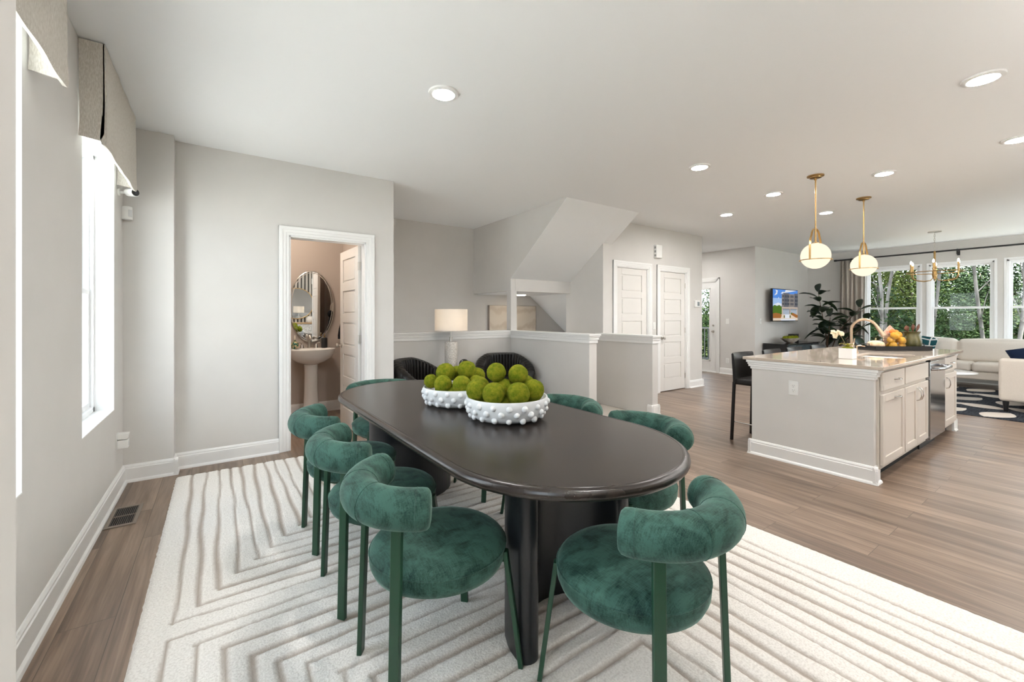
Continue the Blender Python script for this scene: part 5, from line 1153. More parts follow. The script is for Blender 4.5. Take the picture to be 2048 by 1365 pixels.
# ---- pendants
def pendant(x, y, lab):
    t = thing('pendant_light', lab, 'pendant light', (x, y, CZ), 0, 'brass globe pendants over the island')
    link('canopy', MB().lathe([(0, 0), (0.075, 0), (0.075, -0.010), (0.055, -0.016), (0.052, -0.024), (0.012, -0.028), (0.012, -0.045), (0, -0.045)], (0, 0, -0.0005), 32), M['brass'], t, world=False)
    link('rod', MB().cyl((0, 0, -0.705), 0.0065, 0.68, 12), M['brass'], t, world=False)
    zc = 1.905 - CZ
    pts = [(0.142, 0, zc - 0.045), (0.140, 0, zc + 0.10), (0.128, 0, zc + 0.16)] + [(0.10*math.cos(R(a)), 0, zc + 0.19 + 0.095*math.sin(R(a))) for a in range(15, 166, 15)] + [(-0.128, 0, zc + 0.16), (-0.140, 0, zc + 0.10), (-0.142, 0, zc - 0.045)]
    link('yoke', MB().sweep(pts, [(-0.009, -0.0018), (0.009, -0.0018), (0.009, 0.0018), (-0.009, 0.0018)], up=(0, 1, 0)) if False else MB().sweep(pts, [(-0.0018, -0.009), (0.0018, -0.009), (0.0018, 0.009), (-0.0018, 0.009)], up=(0, 1, 0)), M['brass'], t, world=False, bevel=0.0)
    link('neck', MB().lathe([(0.03, 0.10), (0.028, 0.135), (0.010, 0.145), (0.008, 0.30), (0, 0.30)], (0, 0, zc), 20), M['brass'], t, world=False)
    link('globe', MB().ball((0, 0, zc), 0.133, 40, 26), M['opal'], t, world=False)
    link('ring', MB().sweep(arc((0, 0), 0.143, 0, 352, 44, zc - 0.043), [(-0.0022, -0.004), (0.0022, -0.004), (0.0022, 0.004), (-0.0022, 0.004)], closed=True), M['brass'], t, world=False)
    for s in (-1, 1): link('screw', MB().cyl((s*0.143, 0, zc - 0.043), 0.007, s*0.012, 10, 'x'), M['brass'], t, world=False)
    return t
p0_ = pendant(5.105, 1.81, 'brass pendant with glowing opal globe, the nearer of the two over the island')
dup(p0_, (6.551, 1.81, CZ), 0, 'brass pendant with glowing opal globe, the farther of the two over the island')

# ================================================================ LIVING ROOM
cx, cy = 10.16, 1.83
cd = thing('chandelier', 'slim brass ring chandelier with six candle bulbs in the living room', 'chandelier', (cx, cy, CZ))
link('canopy', MB().lathe([(0, 0), (0.085, 0), (0.085, -0.012), (0.02, -0.022), (0, -0.022)], (cx, cy, CZ - 0.0005), 28), M['nickel'], cd)
cn = MB()
for i in range(9):
    z = CZ - 0.04 - i*0.034; ax = (1, 0, 0) if i % 2 else (0, 1, 0)
    cn.tube([(cx + (0.009*math.cos(R(a)) if not i % 2 else 0), cy + (0.009*math.cos(R(a)) if i % 2 else 0), z + 0.022*math.sin(R(a))) for a in range(0, 360, 30)], 0.0028, 5, closed=True, up=ax)
link('chain', cn, M['nickel'], cd)
link('column', MB().lathe([(0, -0.16), (0.01, -0.155), (0.03, -0.14), (0.035, -0.10), (0.03, -0.09), (0.032, -0.05), (0.024, -0.03), (0.03, 0.0), (0.036, 0.01), (0.02, 0.02), (0.014, 0.04), (0.014, 0.26), (0.02, 0.265), (0.012, 0.29), (0.004, 0.31), (0, 0.31)], (cx, cy, 2.10), 24), M['brass'], cd)
link('ring', MB().tube(arc((cx, cy), 0.365, 0, 355, 71, 2.035), 0.007, 8, closed=True), M['brass'], cd)
for i in range(6):
    a = R(i*60 + 8); u = Vector((math.cos(a), math.sin(a), 0)); c0 = Vector((cx, cy, 0))
    pts = [c0 + u*r_ + Vector((0, 0, z)) for r_, z in [(0.02, 2.0), (0.03, 1.93), (0.06, 1.895), (0.15, 1.885), (0.25, 1.90), (0.305, 1.93), (0.325, 1.975), (0.33, 2.03), (0.33, 2.055)]]
    ar = link('arm', MB().tube(pts, 0.006, 8, up=(-u.y, u.x, 0)), M['brass'], cd)
    p = c0 + u*0.33; link('candle_sleeve', MB().cyl((p.x, p.y, 2.05), 0.0125, 0.13, 12), M['brass'], ar)
    link('bulb', MB().lathe([(0.008, 0), (0.014, 0.016), (0.012, 0.035), (0.004, 0.055), (0, 0.058)], (p.x, p.y, 2.18), 12), M['bulb'], ar)
# television
tvn = thing('television', 'wall-mounted flat television showing townhouses under blue sky', 'television', (10.25, 4.22, 1.52))
X0, X1, Z0, Z1, YT = 9.635, 10.86, 1.165, 1.868, 4.20
link('casing', MB().box(X0, X1, YT, YT + 0.045, Z0, Z1), M['black'], tvn, bevel=0.003); link('wall_mount', MB().box(10.1, 10.4, YT + 0.045, 4.35, 1.42, 1.62), M['blackm'], tvn)
scol = [(0.12, 0.32, 0.85), (0.42, 0.62, 0.95), (0.85, 0.90, 0.98), (0.17, 0.17, 0.19), (0.07, 0.08, 0.10), (0.62, 0.52, 0.44), (0.45, 0.52, 0.60), (0.10, 0.20, 0.03), (0.42, 0.17, 0.05), (0.85, 0.70, 0.55), (0.05, 0.10, 0.02), (0.30, 0.27, 0.25)]
sm = [emis('screen_colour_%d' % i, c, 0.42) for i, c in enumerate(scol)]
scr = MB(); lay = [0]
def Q(ci, u0, u1, v0, v1, poly=None):
    lay[0] += 1; y = YT - 0.0005 - lay[0]*0.00004; scr.mi = ci
    P = poly or [(u0, v0), (u1, v0), (u1, v1), (u0, v1)]
    scr.add([(X0 + 0.012 + (X1-X0-0.024)*u, y, Z0 + 0.016 + (Z1-Z0-0.028)*v) for u, v in P], [tuple(range(len(P)))])
Q(0, 0, 1, 0.40, 1); Q(1, 0, 1, 0.40, 0.72); Q(2, 0.0, 0.55, 0.45, 0.52, [(0, .5), (.3, .46), (.4, .52), (.2, .58)])
for P in ([(.45, .90), (.7, .94), (.95, .99), (.8, 1), (.5, 1)], [(.05, .80), (.16, .84), (.19, .96), (.10, .99), (.13, .9)], [(.2, .70), (.24, .72), (.22, .76)], [(.3, .86), (.45, .89), (.5, .93), (.36, .93)]): Q(2, 0, 0, 0, 0, P)
Q(7, 0, 0, 0, 0, [(0, .22), (0, .46), (.07, .50), (.15, .47), (.25, .50), (.34, .45), (.36, .22)])
Q(11, 0.34, 1, 0.42, 0.86); Q(3, 0.42, 0.62, 0.42, 0.88); Q(3, 0.40, 0.66, 0.86, 0.90); Q(11, 0.66, 1.0, 0.50, 0.87); Q(3, 0.86, 1.0, 0.44, 0.90)
for u in (0.37, 0.46, 0.53, 0.60, 0.70, 0.77, 0.89, 0.95):
    for v in (0.50, 0.62, 0.75): Q(4, u, u + 0.045, v, v + 0.08)
Q(5, 0.34, 1, 0.20, 0.44); Q(6, 0.39, 0.64, 0.20, 0.37); Q(6, 0.70, 0.96, 0.20, 0.37); Q(4, 0.37, 0.655, 0.37, 0.385); Q(4, 0.68, 0.98, 0.37, 0.385); Q(4, 0.655, 0.67, 0.22, 0.37)
for u in (0.40, 0.46, 0.52, 0.58, 0.71, 0.77, 0.83, 0.89): Q(4, u, u + 0.03, 0.335, 0.35)
Q(9, 0, 1, 0, 0.20); Q(8, 0, 0, 0, 0, [(0, .08), (0, .23), (.12, .25), (.28, .22), (.34, .17), (.30, .08)]); Q(8, 0, 0, 0, 0, [(.70, .20), (.78, .26), (1, .18), (1, .09), (.93, .09)]); Q(7, .71, .76, .21, .26)
Q(10, .42, .46, .09, .17); Q(10, .66, .70, .09, .17); Q(5, .425, .455, .03, .09); Q(5, .665, .695, .03, .09); Q(2, .47, .65, 0, .20); Q(9, 0, 1, 0, .07); Q(2, .3, .9, 0, .05)
link('screen', scr, sm, tvn, smooth=180)
# console, dough bowl, box
cs_ = thing('media_console', 'black media console against the wall under the television', 'console', (10.25, 4.08, 0))
link('body', MB().box(9.50, 11.05, 3.86, 4.32, 0.10, 0.69), M['blackm'], cs_, bevel=0.003); link('top', MB().box(9.48, 11.07, 3.84, 4.32, 0.69, 0.705), M['black'], cs_)
mcd = mat('console_door', (0.035, 0.05, 0.058), 0.4); noisy(mcd, (0.015, 0.022, 0.027), (0.07, 0.095, 0.105), (45, 45, 45), 3)
for a in (9.53, 9.91, 10.29, 10.67): link('door', MB().box(a, a + 0.36, 3.848, 3.862, 0.13, 0.67), mcd, cs_, bevel=0.002)
for x in (9.56, 10.99):
    for y in (3.91, 4.27): link('leg', MB().box(x - 0.025, x + 0.025, y - 0.025, y + 0.025, 0, 0.10), M['blackm'], cs_)
db = thing('dough_bowl', 'whitewashed boat-shaped bowl on the console', 'bowl', (10.14, 4.06, 0.705))
vs = []; fs = []; n = 28; rg_ = [(0.14, 0.045, 0.0), (0.22, 0.075, 0.03), (0.36, 0.12, 0.10), (0.335, 0.105, 0.10), (0.22, 0.07, 0.045), (0.001, 0.001, 0.03)]
for a, b, z in rg_:
    for i in range(n): w = 2*PI*i/n; c, s = math.cos(w), math.sin(w); vs.append((10.14 + a*math.copysign(abs(c)**0.75, c), 4.06 + b*math.copysign(abs(s)**0.8, s), 0.706 + z))
for j in range(5):
    for i in range(n): fs.append((j*n+i, j*n+(i+1) % n, (j+1)*n+(i+1) % n, (j+1)*n+i))
fs += [tuple(range(n))[::-1]]
mdb = mat('dough_bowl_wood', (0.50, 0.42, 0.34), 0.7); noisy(mdb, (0.32, 0.22, 0.15), (0.62, 0.57, 0.50), (6, 30, 30), 4)
link('bowl', MB().add(vs, fs), mdb, db)
for i in range(8):
    x = 9.93 + i*0.06; o = link('moss_ball', MB().ball((0, 0, 0), 0.050, 20, 14, f=lambda d, s=i: 1 + 0.05*noise.noise(d*6 + Vector((s, 0, 0)))), M['moss']); o.location = (x, 4.06 + 0.022*(-1)**i, 0.806)
    tag(o, 'moss ball in the boat-shaped bowl on the console, number %s from the left' % ['first', 'second', 'third', 'fourth', 'fifth', 'sixth', 'seventh', 'eighth'][i], 'moss ball', 'moss balls in the boat-shaped bowl')
    o['label'] = o['label'].replace('number ', '')
bx_ = link('black_box', MB().box(10.62, 10.86, 4.18, 4.30, 0.7055, 0.875), M['blackm'], bevel=0.003); tag(bx_, 'small black box standing on the right end of the console', 'box')
# curtain, rod
cu = MB(); n = 90; vs = []
for i in range(n + 1):
    y = 3.20 + 0.46*i/n; x = 11.665 + 0.034*math.sin(i/n*2*PI*5.5) + 0.008*math.sin(i*0.9)
    for j, z in enumerate([0.015, 0.8, 1.6, 2.53]): vs.append((x + 0.006*math.sin(j*2 + i*0.2), y + 0.012*math.sin(j*1.3 + i*0.15), z))
fs = [(i*4+j, (i+1)*4+j, (i+1)*4+j+1, i*4+j+1) for i in range(n) for j in range(3)]
cu_o = link('curtain', cu.add(vs, fs), M['curtain'], smooth=180); tag(cu_o, 'pleated beige curtain panel hanging left of the living room windows', 'curtain')
sm_ = cu_o.modifiers.new('t', 'SOLIDIFY'); sm_.thickness = 0.003
rd = thing('curtain_rod', 'long black curtain rod across the top of the living room windows', 'curtain rod', (11.68, 1.6, 2.555))
link('rod', MB().cyl((11.68, -1.0, 2.555), 0.016, 4.74, 16, 'y'), M['blackm'], rd); link('finial', MB().cyl((11.68, 3.72, 2.555), 0.023, 0.05, 16, 'y'), M['blackm'], rd)
for y in (3.45, 1.79, 0.2): link('bracket', MB().box(11.665, 11.80, y - 0.008, y + 0.008, 2.53, 2.545).box(11.785, 11.80, y - 0.02, y + 0.02, 2.46, 2.55).cyl((11.68, y - 0.01, 2.555), 0.022, 0.02, 14, 'y').box(11.675, 11.69, y - 0.012, y + 0.012, 2.47, 2.54), M['blackm'], rd)
# rug
rx0, rx1, ry0, ry1 = 7.93, 10.95, -0.6, 2.75
r2 = thing('area_rug', 'charcoal rug with pale leaf shapes in the living room', 'rug', (9.4, 1.1, 0))
mr_ = mat('rug_charcoal', (0.03, 0.034, 0.042), 0.95, spec=0.05); noisy(mr_, (0.018, 0.021, 0.027), (0.055, 0.062, 0.075), (5, 70, 5), 3)
mr2 = mat('rug_pale', (0.62, 0.57, 0.52), 0.95, spec=0.05)
link('pile', MB().box(rx0, rx1, ry0, ry1, 0.0005, 0.010), mr_, r2)
lf = MB()
def leafshape(x, y, L_, w, a):
    P = []
    for t in [i/8 for i in range(9)]: P.append((L_*(t - 0.5), w*math.sin(PI*t)**0.9))
    for t in [1 - i/8 for i in range(1, 8)]: P.append((L_*(t - 0.5), -w*math.sin(PI*t)**0.9))
    Q_ = [(x + math.cos(a)*u - math.sin(a)*v, y + math.sin(a)*u + math.cos(a)*v) for u, v in P]
    Q_ = [(min(rx1, max(rx0, p)), min(ry1, max(ry0, q))) for p, q in Q_]; lf.prism(Q_, 0.0095, 0.0118, 'z')
for i in range(5):
    for j in range(8):
        x = rx0 + 0.28 + 0.62*i; y = ry0 + 0.12 + 0.46*j + (0.22 if i % 2 else 0)
        leafshape(x, min(y, ry1 - 0.05), 0.56, 0.15, R(75 if i % 2 else -20) + 0.3*math.sin(i*3 + j))
link('leaf_shapes', lf, mr2, r2)
# coffee table
ct = thing('coffee_table', 'round white coffee table partly hidden behind the island', 'coffee table', (9.30, 1.66, 0.012))
link('table_top', MB().lathe([(0, 0.40), (0.44, 0.40), (0.455, 0.41), (0.455, 0.42), (0.44, 0.425), (0, 0.425)], (9.30, 1.66, 0), 48), M['porc'], ct)
for k in range(3):
    a = R(90 + k*120); link('leg', MB().tube([(9.30 + 0.30*math.cos(a), 1.66 + 0.30*math.sin(a), 0.012), (9.30 + 0.12*math.cos(a), 1.66 + 0.12*math.sin(a), 0.40)], 0.010, 8), M['blackm'], ct)
# sofas
sf = thing('sofa', 'long cream sofa under the living room windows', 'sofa', (11.15, 1.4, 0.012))
link('base', MB().rbox(10.86, 11.62, 0.25, 2.75, 0.17, 0.31, 0.025), M['sofa'], sf)
for a, b in ((0.40, 1.49), (1.50, 2.58)): link('seat_cushion', MB().rbox(10.83, 11.42, a, b, 0.305, 0.465, 0.045, puff=0.015), M['sofa'], sf)
link('back_frame', MB().rbox(11.42, 11.62, 0.25, 2.75, 0.28, 0.74, 0.03), M['sofa'], sf)
for a, b in ((0.42, 1.715), (1.725, 2.58)): link('back_cushion', MB().rbox(11.20, 11.44, a, b, 0.45, 0.855, 0.07, puff=0.03), M['sofa'], sf)
link('arm', MB().rbox(10.86, 11.60, 2.585, 2.75, 0.28, 0.62, 0.03), M['sofa'], sf); link('arm', MB().rbox(10.86, 11.60, 0.25, 0.395, 0.28, 0.62, 0.03), M['sofa'], sf)
for x in (10.92, 11.55):
    for y in (0.32, 2.68): link('leg', MB().cyl((x, y, 0.012), 0.018, 0.165, 12, r2=0.028), M['blackm'], sf)
s2 = thing('sofa', 'second cream sofa at the right edge, its arm end facing the camera', 'sofa', (9.6, 0.45, 0.012))
link('arm', MB().rbox(8.55, 8.70, 0.03, 0.93, 0.15, 0.715, 0.04, puff=0.004), M['sofa'], s2); link('base', MB().rbox(8.69, 10.55, 0.06, 0.90, 0.16, 0.31, 0.025), M['sofa'], s2)
for a, b in ((8.70, 9.60), (9.61, 10.52)): link('seat_cushion', MB().rbox(a, b, 0.22, 0.93, 0.305, 0.465, 0.045, puff=0.015), M['sofa'], s2); link('back_cushion', MB().rbox(a, b, 0.12, 0.36, 0.45, 0.82, 0.07, puff=0.03), M['sofa'], s2)
link('back_frame', MB().rbox(8.69, 10.55, 0.0, 0.16, 0.28, 0.72, 0.03), M['sofa'], s2); link('arm', MB().rbox(10.54, 10.69, 0.03, 0.93, 0.15, 0.66, 0.04), M['sofa'], s2)
for x in (8.61, 10.62):
    for y in (0.10, 0.87): link('leg', MB().cyl((x, y, 0.010), 0.020, 0.155, 12, r2=0.033), M['blackm'], s2)
def pillow(c, rot, lab, m, s=0.23, th=0.075):
    vs = []; fs = []; n = 14
    for side in (1, -1):
        for j in range(n + 1):
            for i in range(n + 1):
                u, v = -1 + 2*i/n, -1 + 2*j/n; e = (1 - abs(u)**2.4)*(1 - abs(v)**2.4); pinch = 1 - 0.07*(1 - abs(u*v)); vs.append((s*u*pinch, side*th*e**0.45, s*v*pinch))
    k = (n+1)**2
    for q in (0, k):
        for j in range(n):
            for i in range(n): fs.append((q+j*(n+1)+i, q+j*(n+1)+i+1, q+(j+1)*(n+1)+i+1, q+(j+1)*(n+1)+i))
    o = link('throw_pillow', MB().add(vs, fs), m, smooth=80); o.location = c; o.rotation_euler = rot
    return tag(o, lab, 'pillow')
mn = mat('navy_fabric', (0.012, 0.022, 0.05), 0.9, spec=0.1); pillow((8.86, 0.60, 0.66), (R(-15), R(18), R(75)), 'navy throw pillow against the arm of the right-hand sofa', mn, 0.24)
mtp = mat('teal_lattice', (0.02, 0.09, 0.11), 0.85, spec=0.1); nt = mtp.node_tree
t_ = nt.nodes.new('ShaderNodeTexCoord'); mp = nt.nodes.new('ShaderNodeMapping'); mp.inputs['Scale'].default_value = (9, 9, 9); vo = nt.nodes.new('ShaderNodeTexVoronoi'); vo.feature = 'DISTANCE_TO_EDGE'; vo.inputs['Scale'].default_value = 1; vo.inputs['Randomness'].default_value = 0.55
rp = nt.nodes.new('ShaderNodeValToRGB'); rp.color_ramp.interpolation = 'CONSTANT'; rp.color_ramp.elements[0].color = (0.72, 0.74, 0.72, 1); rp.color_ramp.elements[1].position = 0.075; rp.color_ramp.elements[1].color = (0.02, 0.085, 0.10, 1)
nt.links.new(t_.outputs['Object'], mp.inputs[0]); nt.links.new(mp.outputs[0], vo.inputs['Vector']); nt.links.new(vo.outputs['Distance'], rp.inputs[0]); nt.links.new(rp.outputs[0], bsdf(mtp).inputs['Base Color'])
pillow((11.10, 2.22, 0.69), (R(-8), R(-14), R(85)), 'teal throw pillow with white lattice on the long sofa', mtp, 0.24)
# rubber plant
pp = thing('rubber_plant', 'tall rubber plant with large dark leaves beside the media console', 'potted plant', (11.32, 3.78, 0))
link('pot', MB().lathe([(0, 0), (0.15, 0), (0.18, 0.02), (0.21, 0.34), (0.195, 0.345), (0.185, 0.31), (0, 0.31)], (11.32, 3.78, 0), 32), M['blackm'], pp)
stb = mat('plant_stem', (0.10, 0.055, 0.03), 0.7)
random.seed(11)
stems = [[(11.32, 3.78, 0.30), (11.20, 3.76, 0.8), (10.85, 3.72, 1.3), (10.58, 3.70, 1.78)], [(11.34, 3.78, 0.30), (11.40, 3.66, 0.75), (11.45, 3.50, 1.10), (11.35, 3.20, 1.45)], [(11.30, 3.80, 0.30), (11.10, 3.70, 0.7), (10.80, 3.58, 1.0), (10.62, 3.50, 1.25)], [(11.34, 3.76, 0.30), (11.36, 3.55, 0.65), (11.30, 3.30, 0.9), (11.25, 3.05, 1.15)]]
def bez(P, t):
    P = [Vector(p) for p in P]; n_ = len(P) - 1; f = t*n_; i = min(n_ - 1, int(f)); return P[i].lerp(P[i+1], f - i)
for si, P in enumerate(stems):
    link('stem', MB().tube([bez(P, i/12) for i in range(13)], 0.011, 8, scale=[1.3 - 0.9*i/12 for i in range(13)]), stb, pp)
    nl = [22, 14, 12, 9][si]
    for k in range(nl):
        t = 0.30 + 0.70*k/(nl - 1) if si == 0 else 0.42 + 0.58*k/(nl - 1)
        b = bez(P, t); a = k*2.4 + si; up_ = 0.05 + 0.10*random.random() - 0.10*(1 - t); l = 0.36*(0.85 + 0.3*random.random()) * (0.75 if k == nl - 1 else 1)
        if k == nl - 1: tip = b + Vector((0.03, -0.02, 0.20))
        else: tip = b + Vector((l*math.cos(a), l*math.sin(a), l*(up_ + (-0.9 if random.random() < 0.18 else 0.12))))
        if tip.x > 11.72 : tip.x = 11.62
        if tip.y > 4.28: tip.y = 4.22
        b2 = b.lerp(tip, 0.12); bl = blade(pp, b2, tip, 0.095, M['leaf'], droop=0.03, n=8)

# ================================================================ OUTSIDE
gr = MB(); gr.add([(14.5, -40, -2.6), (80, -40, -2.6), (80, 60, -2.6), (14.5, 60, -2.6)], [(0, 1, 2, 3)])
hp = []; fs = []; n = 30
for i in range(n + 1):
    y = -35 + 80*i/n
    for j, (x, z) in enumerate([(24, -2.55), (28, -1.2), (32, 0.2), (38, 1.0), (50, 1.2)]): hp.append((x + 1.2*noise.noise(Vector((y*0.2, j, 0))), y, z + 0.5*noise.noise(Vector((y*0.3, j*1.1, 4))) if j else z))
for i in range(n):
    for j in range(4): fs.append((i*5+j, (i+1)*5+j, (i+1)*5+j+1, i*5+j+1))
gr.add(hp, fs)
mg = mat('ground', (0.05, 0.06, 0.02), 1.0, spec=0.05); noisy(mg, (0.030, 0.030, 0.014), (0.06, 0.08, 0.02), (1.2, 1.2, 1.2), 5)
struct('ground_wooded', gr, mg, 'wooded ground and bank outside', 'ground')
pg = MB().box(-30, 14.5, -30, 40, -2.8, -2.6); struct('ground_bounce', pg, mat('concrete', (0.50, 0.49, 0.47), 0.9, spec=0.1), 'pale concrete paving added around the house to bounce sunlight indoors', 'ground')  # pale ground added as a reflector, sends sun up to the ceilings
LEAFK = [('leaf_dark', (0.005, 0.015, 0.004), (0.018, 0.040, 0.008)), ('leaf_mid', (0.012, 0.030, 0.008), (0.036, 0.062, 0.012)), ('leaf_light', (0.028, 0.046, 0.008), (0.075, 0.095, 0.018))]
lm_ = []
for nm, a, b in LEAFK:
    m = mat(nm, a, 0.7, spec=0.15); noisy(m, a, b, (2.2, 2.2, 2.2), 4, 0.3, 0.7); lm_.append(m)
barks = [mat('pale_bark', (0.22, 0.20, 0.18), 0.9, spec=0.1), mat('grey_bark', (0.10, 0.085, 0.07), 0.9, spec=0.1)]
noisy(barks[0], (0.05, 0.046, 0.042), (0.15, 0.14, 0.13), (6, 6, 2), 4); noisy(barks[1], (0.02, 0.017, 0.014), (0.06, 0.05, 0.042), (6, 6, 2), 4)
def tree_proto(kind, hgt, cr, seed, nleaf, zlo):
    rnd = random.Random(seed); t = thing('woodland_tree', 'x', 'tree', (0, 0, 0), 0, 'trees outside the living room windows')
    lean = Vector((rnd.uniform(-0.4, 0.4), rnd.uniform(-0.7, 0.7), 0)); tb_ = MB(); pts = [Vector((0, 0, 0)) + lean*(i/8)**1.3 + Vector((0.08*math.sin(i*1.3 + seed), 0.08*math.cos(i*1.7), hgt*0.92*i/8)) for i in range(9)]
    tb_.tube(pts, 0.11, 9, scale=[1.3 - 1.05*i/8 for i in range(9)])
    for k in range(7):
        b = pts[3 + k % 5]; a = rnd.uniform(0, 2*PI); L_ = rnd.uniform(0.8, 1.8); e = b + Vector((L_*math.cos(a), L_*math.sin(a), rnd.uniform(0.5, 1.6)))
        tb_.tube([b, b.lerp(e, 0.5) + Vector((0, 0, 0.1)), e], 0.035, 6, scale=[1, 0.7, 0.3])
    link('trunk', tb_, barks[0 if kind % 2 else 1], t, world=False)
    cl_ = [(Vector((rnd.gauss(0, cr*0.45), rnd.gauss(0, cr*0.45), 0)) + lean*0.7 + Vector((0, 0, zlo + (hgt - zlo)*rnd.random()**0.8)), rnd.uniform(0.45, 1.0)) for _ in range(34)]
    mb = MB(); vs = []; fs = []; ms = []
    for _ in range(nleaf):
        c, r_ = cl_[rnd.randrange(34)]; d = Vector((rnd.gauss(0, 1), rnd.gauss(0, 1), rnd.gauss(0, 0.8))).normalized()*r_*rnd.random()**0.4
        p = c + d; s = rnd.uniform(0.030, 0.062); u = Vector((rnd.gauss(0, 1), rnd.gauss(0, 1), rnd.gauss(0, 0.6))).normalized(); w = u.cross(Vector((rnd.gauss(0, 1), rnd.gauss(0, 1), rnd.gauss(0, 1)))).normalized()
        k = len(vs); vs += [p - u*s, p + w*s*0.55, p + u*s, p - w*s*0.55]; fs.append((k, k+1, k+2, k+3))
    link('crown', mb.add(vs, fs), lm_[kind % 3], t, world=False, smooth=180)
    return t
protos = [tree_proto(0, 6.4, 1.9, 3, 17000, 1.0), tree_proto(1, 6.9, 1.7, 8, 13000, 2.6), tree_proto(2, 6.0, 1.9, 15, 16000, 0.8)]
shr = [tree_proto(0, 3.4, 1.8, 21, 14000, 0.1), tree_proto(1, 3.1, 1.8, 27, 14000, 0.1)]
for s in shr: s.name = 'woodland_shrub'; s['category'] = 'shrub'; s['group'] = 'shrubs under the trees outside'
rt = random.Random(5); spots = []
KL = ['dark green tree', 'mid green tree', 'light yellow-green tree']
T = [(17.5, 5.6, 1, 0.85), (18.6, 4.1, 2, 0.98), (17.4, 3.0, 1, 0.72), (19.6, 2.2, 0, 1.02), (18.2, 1.3, 2, 0.88), (20.5, 0.9, 0, 0.86), (17.8, -0.3, 1, 0.90), (21.5, 5.2, 0, 1.12), (22.5, 3.2, 1, 1.1), (23.0, 7.5, 2, 1.2), (20.0, 7.2, 0, 1.1),
     (24.5, 1.8, 2, 0.98), (25.0, 5.0, 0, 1.2), (22.0, -1.4, 1, 1.0), (18.0, -2.3, 2, 0.9), (16.5, 9.5, 1, 1.0), (18.0, 11.5, 0, 1.05), (15.5, 12.0, 2, 0.95), (26.5, 9.5, 1, 1.2), (26.0, -0.8, 0, 1.0)]
WH = ['left window', 'middle window', 'right window', 'patio door']
used = [0, 0, 0]
T = [(x, y, k, s*(0.80 if y/x < 0.155 else 0.9 if y/x < 0.2 else 1.0)) for x, y, k, s in T]
for i, (x, y, k, s) in enumerate(T):
    f = y/x; w = 3 if f > 0.5 else 0 if f > 0.2 else 1 if f > 0.11 else 2
    lab = '%s outside, %s, in the %s' % (KL[k], ['close by', 'set back', 'far back'][0 if x < 18.7 else 1 if x < 22.2 else 2], WH[w])
    if used[k] == 0: o = protos[k]; o.location = (x, y, -2.6 if x < 24 else -2.0); o.rotation_euler = (0, 0, i); o['label'] = lab
    else: o = dup(protos[k], (x, y, -2.6 if x < 24 else -2.0), i*1.9, lab)
    o['label'] = lab + [', dense crown', ', open crown', ', leaning', ', tall', ', short', ', rounded', ', ragged'][used[k]]; o.scale = (s, s, s); used[k] += 1
bt = thing('bare_trunk_tree', 'x', 'tree', (15.5, 3.48, -2.6), 0, 'slender pale trunks outside the living room windows')
rnd = random.Random(4); q_ = MB(); pts = [Vector((0.10*math.sin(i*0.8), 0.25*math.sin(i*0.45) + 0.02*i, 9.0*i/12)) for i in range(13)]; q_.tube(pts, 0.048, 9, scale=[1.2 - 0.07*i for i in range(13)])
for k in range(6):
    b = pts[5 + k]; a = k*2.1; e = b + Vector((0.3*math.cos(a), 1.3*math.sin(a), 0.9)); q_.tube([b, b.lerp(e, 0.5) + Vector((0, 0, 0.12)), e], 0.013, 6, scale=[1, 0.7, 0.3])
link('trunk', q_, barks[0], bt, world=False)
vs = []; fs = []
for _ in range(6000):
    p = Vector((rnd.gauss(0, 0.9), rnd.gauss(0, 0.9), rnd.uniform(6.2, 9.6))); s = rnd.uniform(0.03, 0.06); u = Vector((rnd.gauss(0, 1), rnd.gauss(0, 1), rnd.gauss(0, 0.6))).normalized(); w = u.cross(Vector((rnd.gauss(0, 1), rnd.gauss(0, 1), rnd.gauss(0, 1)))).normalized()
    k = len(vs); vs += [p - u*s, p + w*s*0.55, p + u*s, p - w*s*0.55]; fs.append((k, k+1, k+2, k+3))
link('crown', MB().add(vs, fs), lm_[1], bt, world=False, smooth=180)
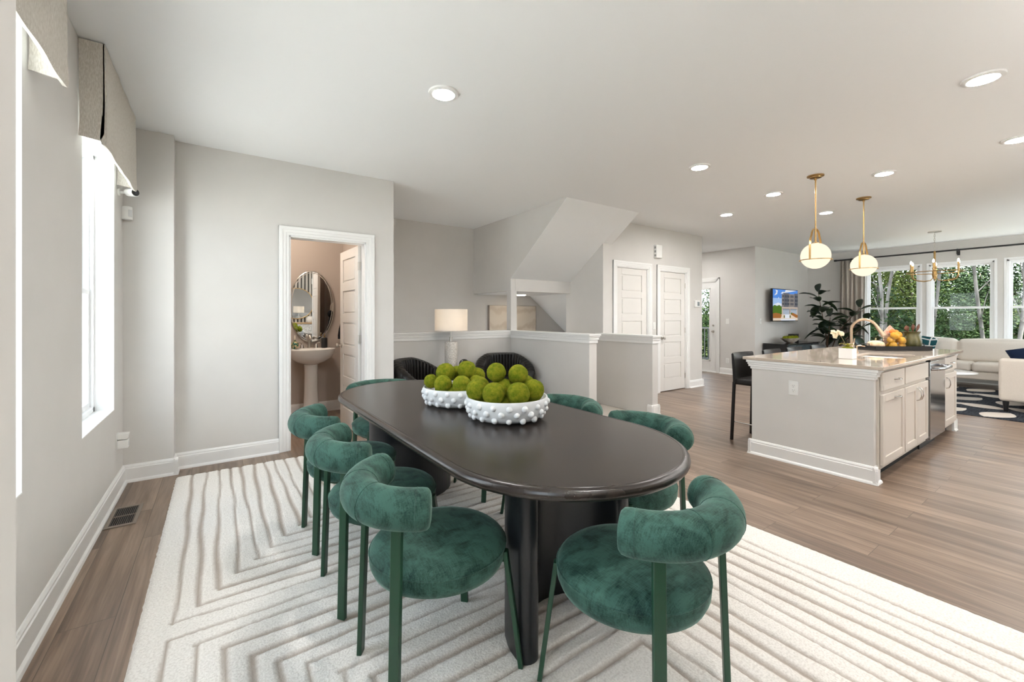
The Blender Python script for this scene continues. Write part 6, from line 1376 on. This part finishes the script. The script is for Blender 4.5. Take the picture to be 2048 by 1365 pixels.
bt['label'] = 'slender pale trunk outside, right of centre in the left living room window'
for x, y, rz, l in [(15.0, 3.93, 2.2, 'slender pale trunk outside, at the left edge of the left living room window'), (16.2, 2.26, 3.9, 'slender pale trunk outside, right half of the middle living room window'), (16.8, 2.84, 0.8, 'slender pale trunk outside, left edge of the middle living room window'), (17.5, 4.35, 5.0, 'slender pale trunk outside, left half of the left living room window'), (16.0, 1.35, 1.4, 'slender pale trunk outside, in the right living room window')]:
    dup(bt, (x, y, -2.6), rz, l)
first = [True, True]
for i in range(20):
    k = i % 2; x = 16.6 + (i % 3)*1.5 + 0.4*rt.random() + (5 if i > 12 else 0); y = -3.0 + (i*1.13 if i <= 12 else (i - 12)*1.6) + 0.3*rt.random(); s = 0.85 + 0.4*rt.random()
    lab = '%s leafy shrub low under the trees, %s' % (['dark', 'fresh green'][k], ['in front', 'behind'][i > 12])
    if first[k]: o = shr[k]; o.location = (x, y, -2.6); o['label'] = lab; first[k] = False
    else: o = dup(shr[k], (x, y, -2.6), i*2.3, lab)
    o['label'] = lab + ', ' + ['at the far right', 'right', 'right of the middle', 'near the middle', 'left of the middle', 'left', 'at the far left'][min(6, (i if i < 13 else (i - 13)*2)//2)]; o.scale = (s, s, s)
dk = MB(); dk.box(9.35, 11.6, 4.6, 8.2, -0.15, -0.03); struct('trim_8', dk, mat('deck_boards', (0.30, 0.27, 0.24), 0.7), 'wooden deck outside the patio door', 'deck')
ra = thing('deck_railing', 'black metal baluster railing outside the patio door', 'railing', (11.5, 6.4, -0.03))
b = MB().box(11.48, 11.53, 4.6, 8.2, 0.92, 0.96).box(11.48, 11.53, 4.6, 8.2, 0.05, 0.09); link('rails', b, M['blackm'], ra)
for i in range(33): link('baluster', MB().box(11.495, 11.515, 4.62 + i*0.11, 4.64 + i*0.11, 0.09, 0.92), M['blackm'], ra)
for y in (4.65, 6.4, 8.15): link('post', MB().box(11.46, 11.55, y - 0.045, y + 0.045, -0.03, 1.0), M['blackm'], ra)
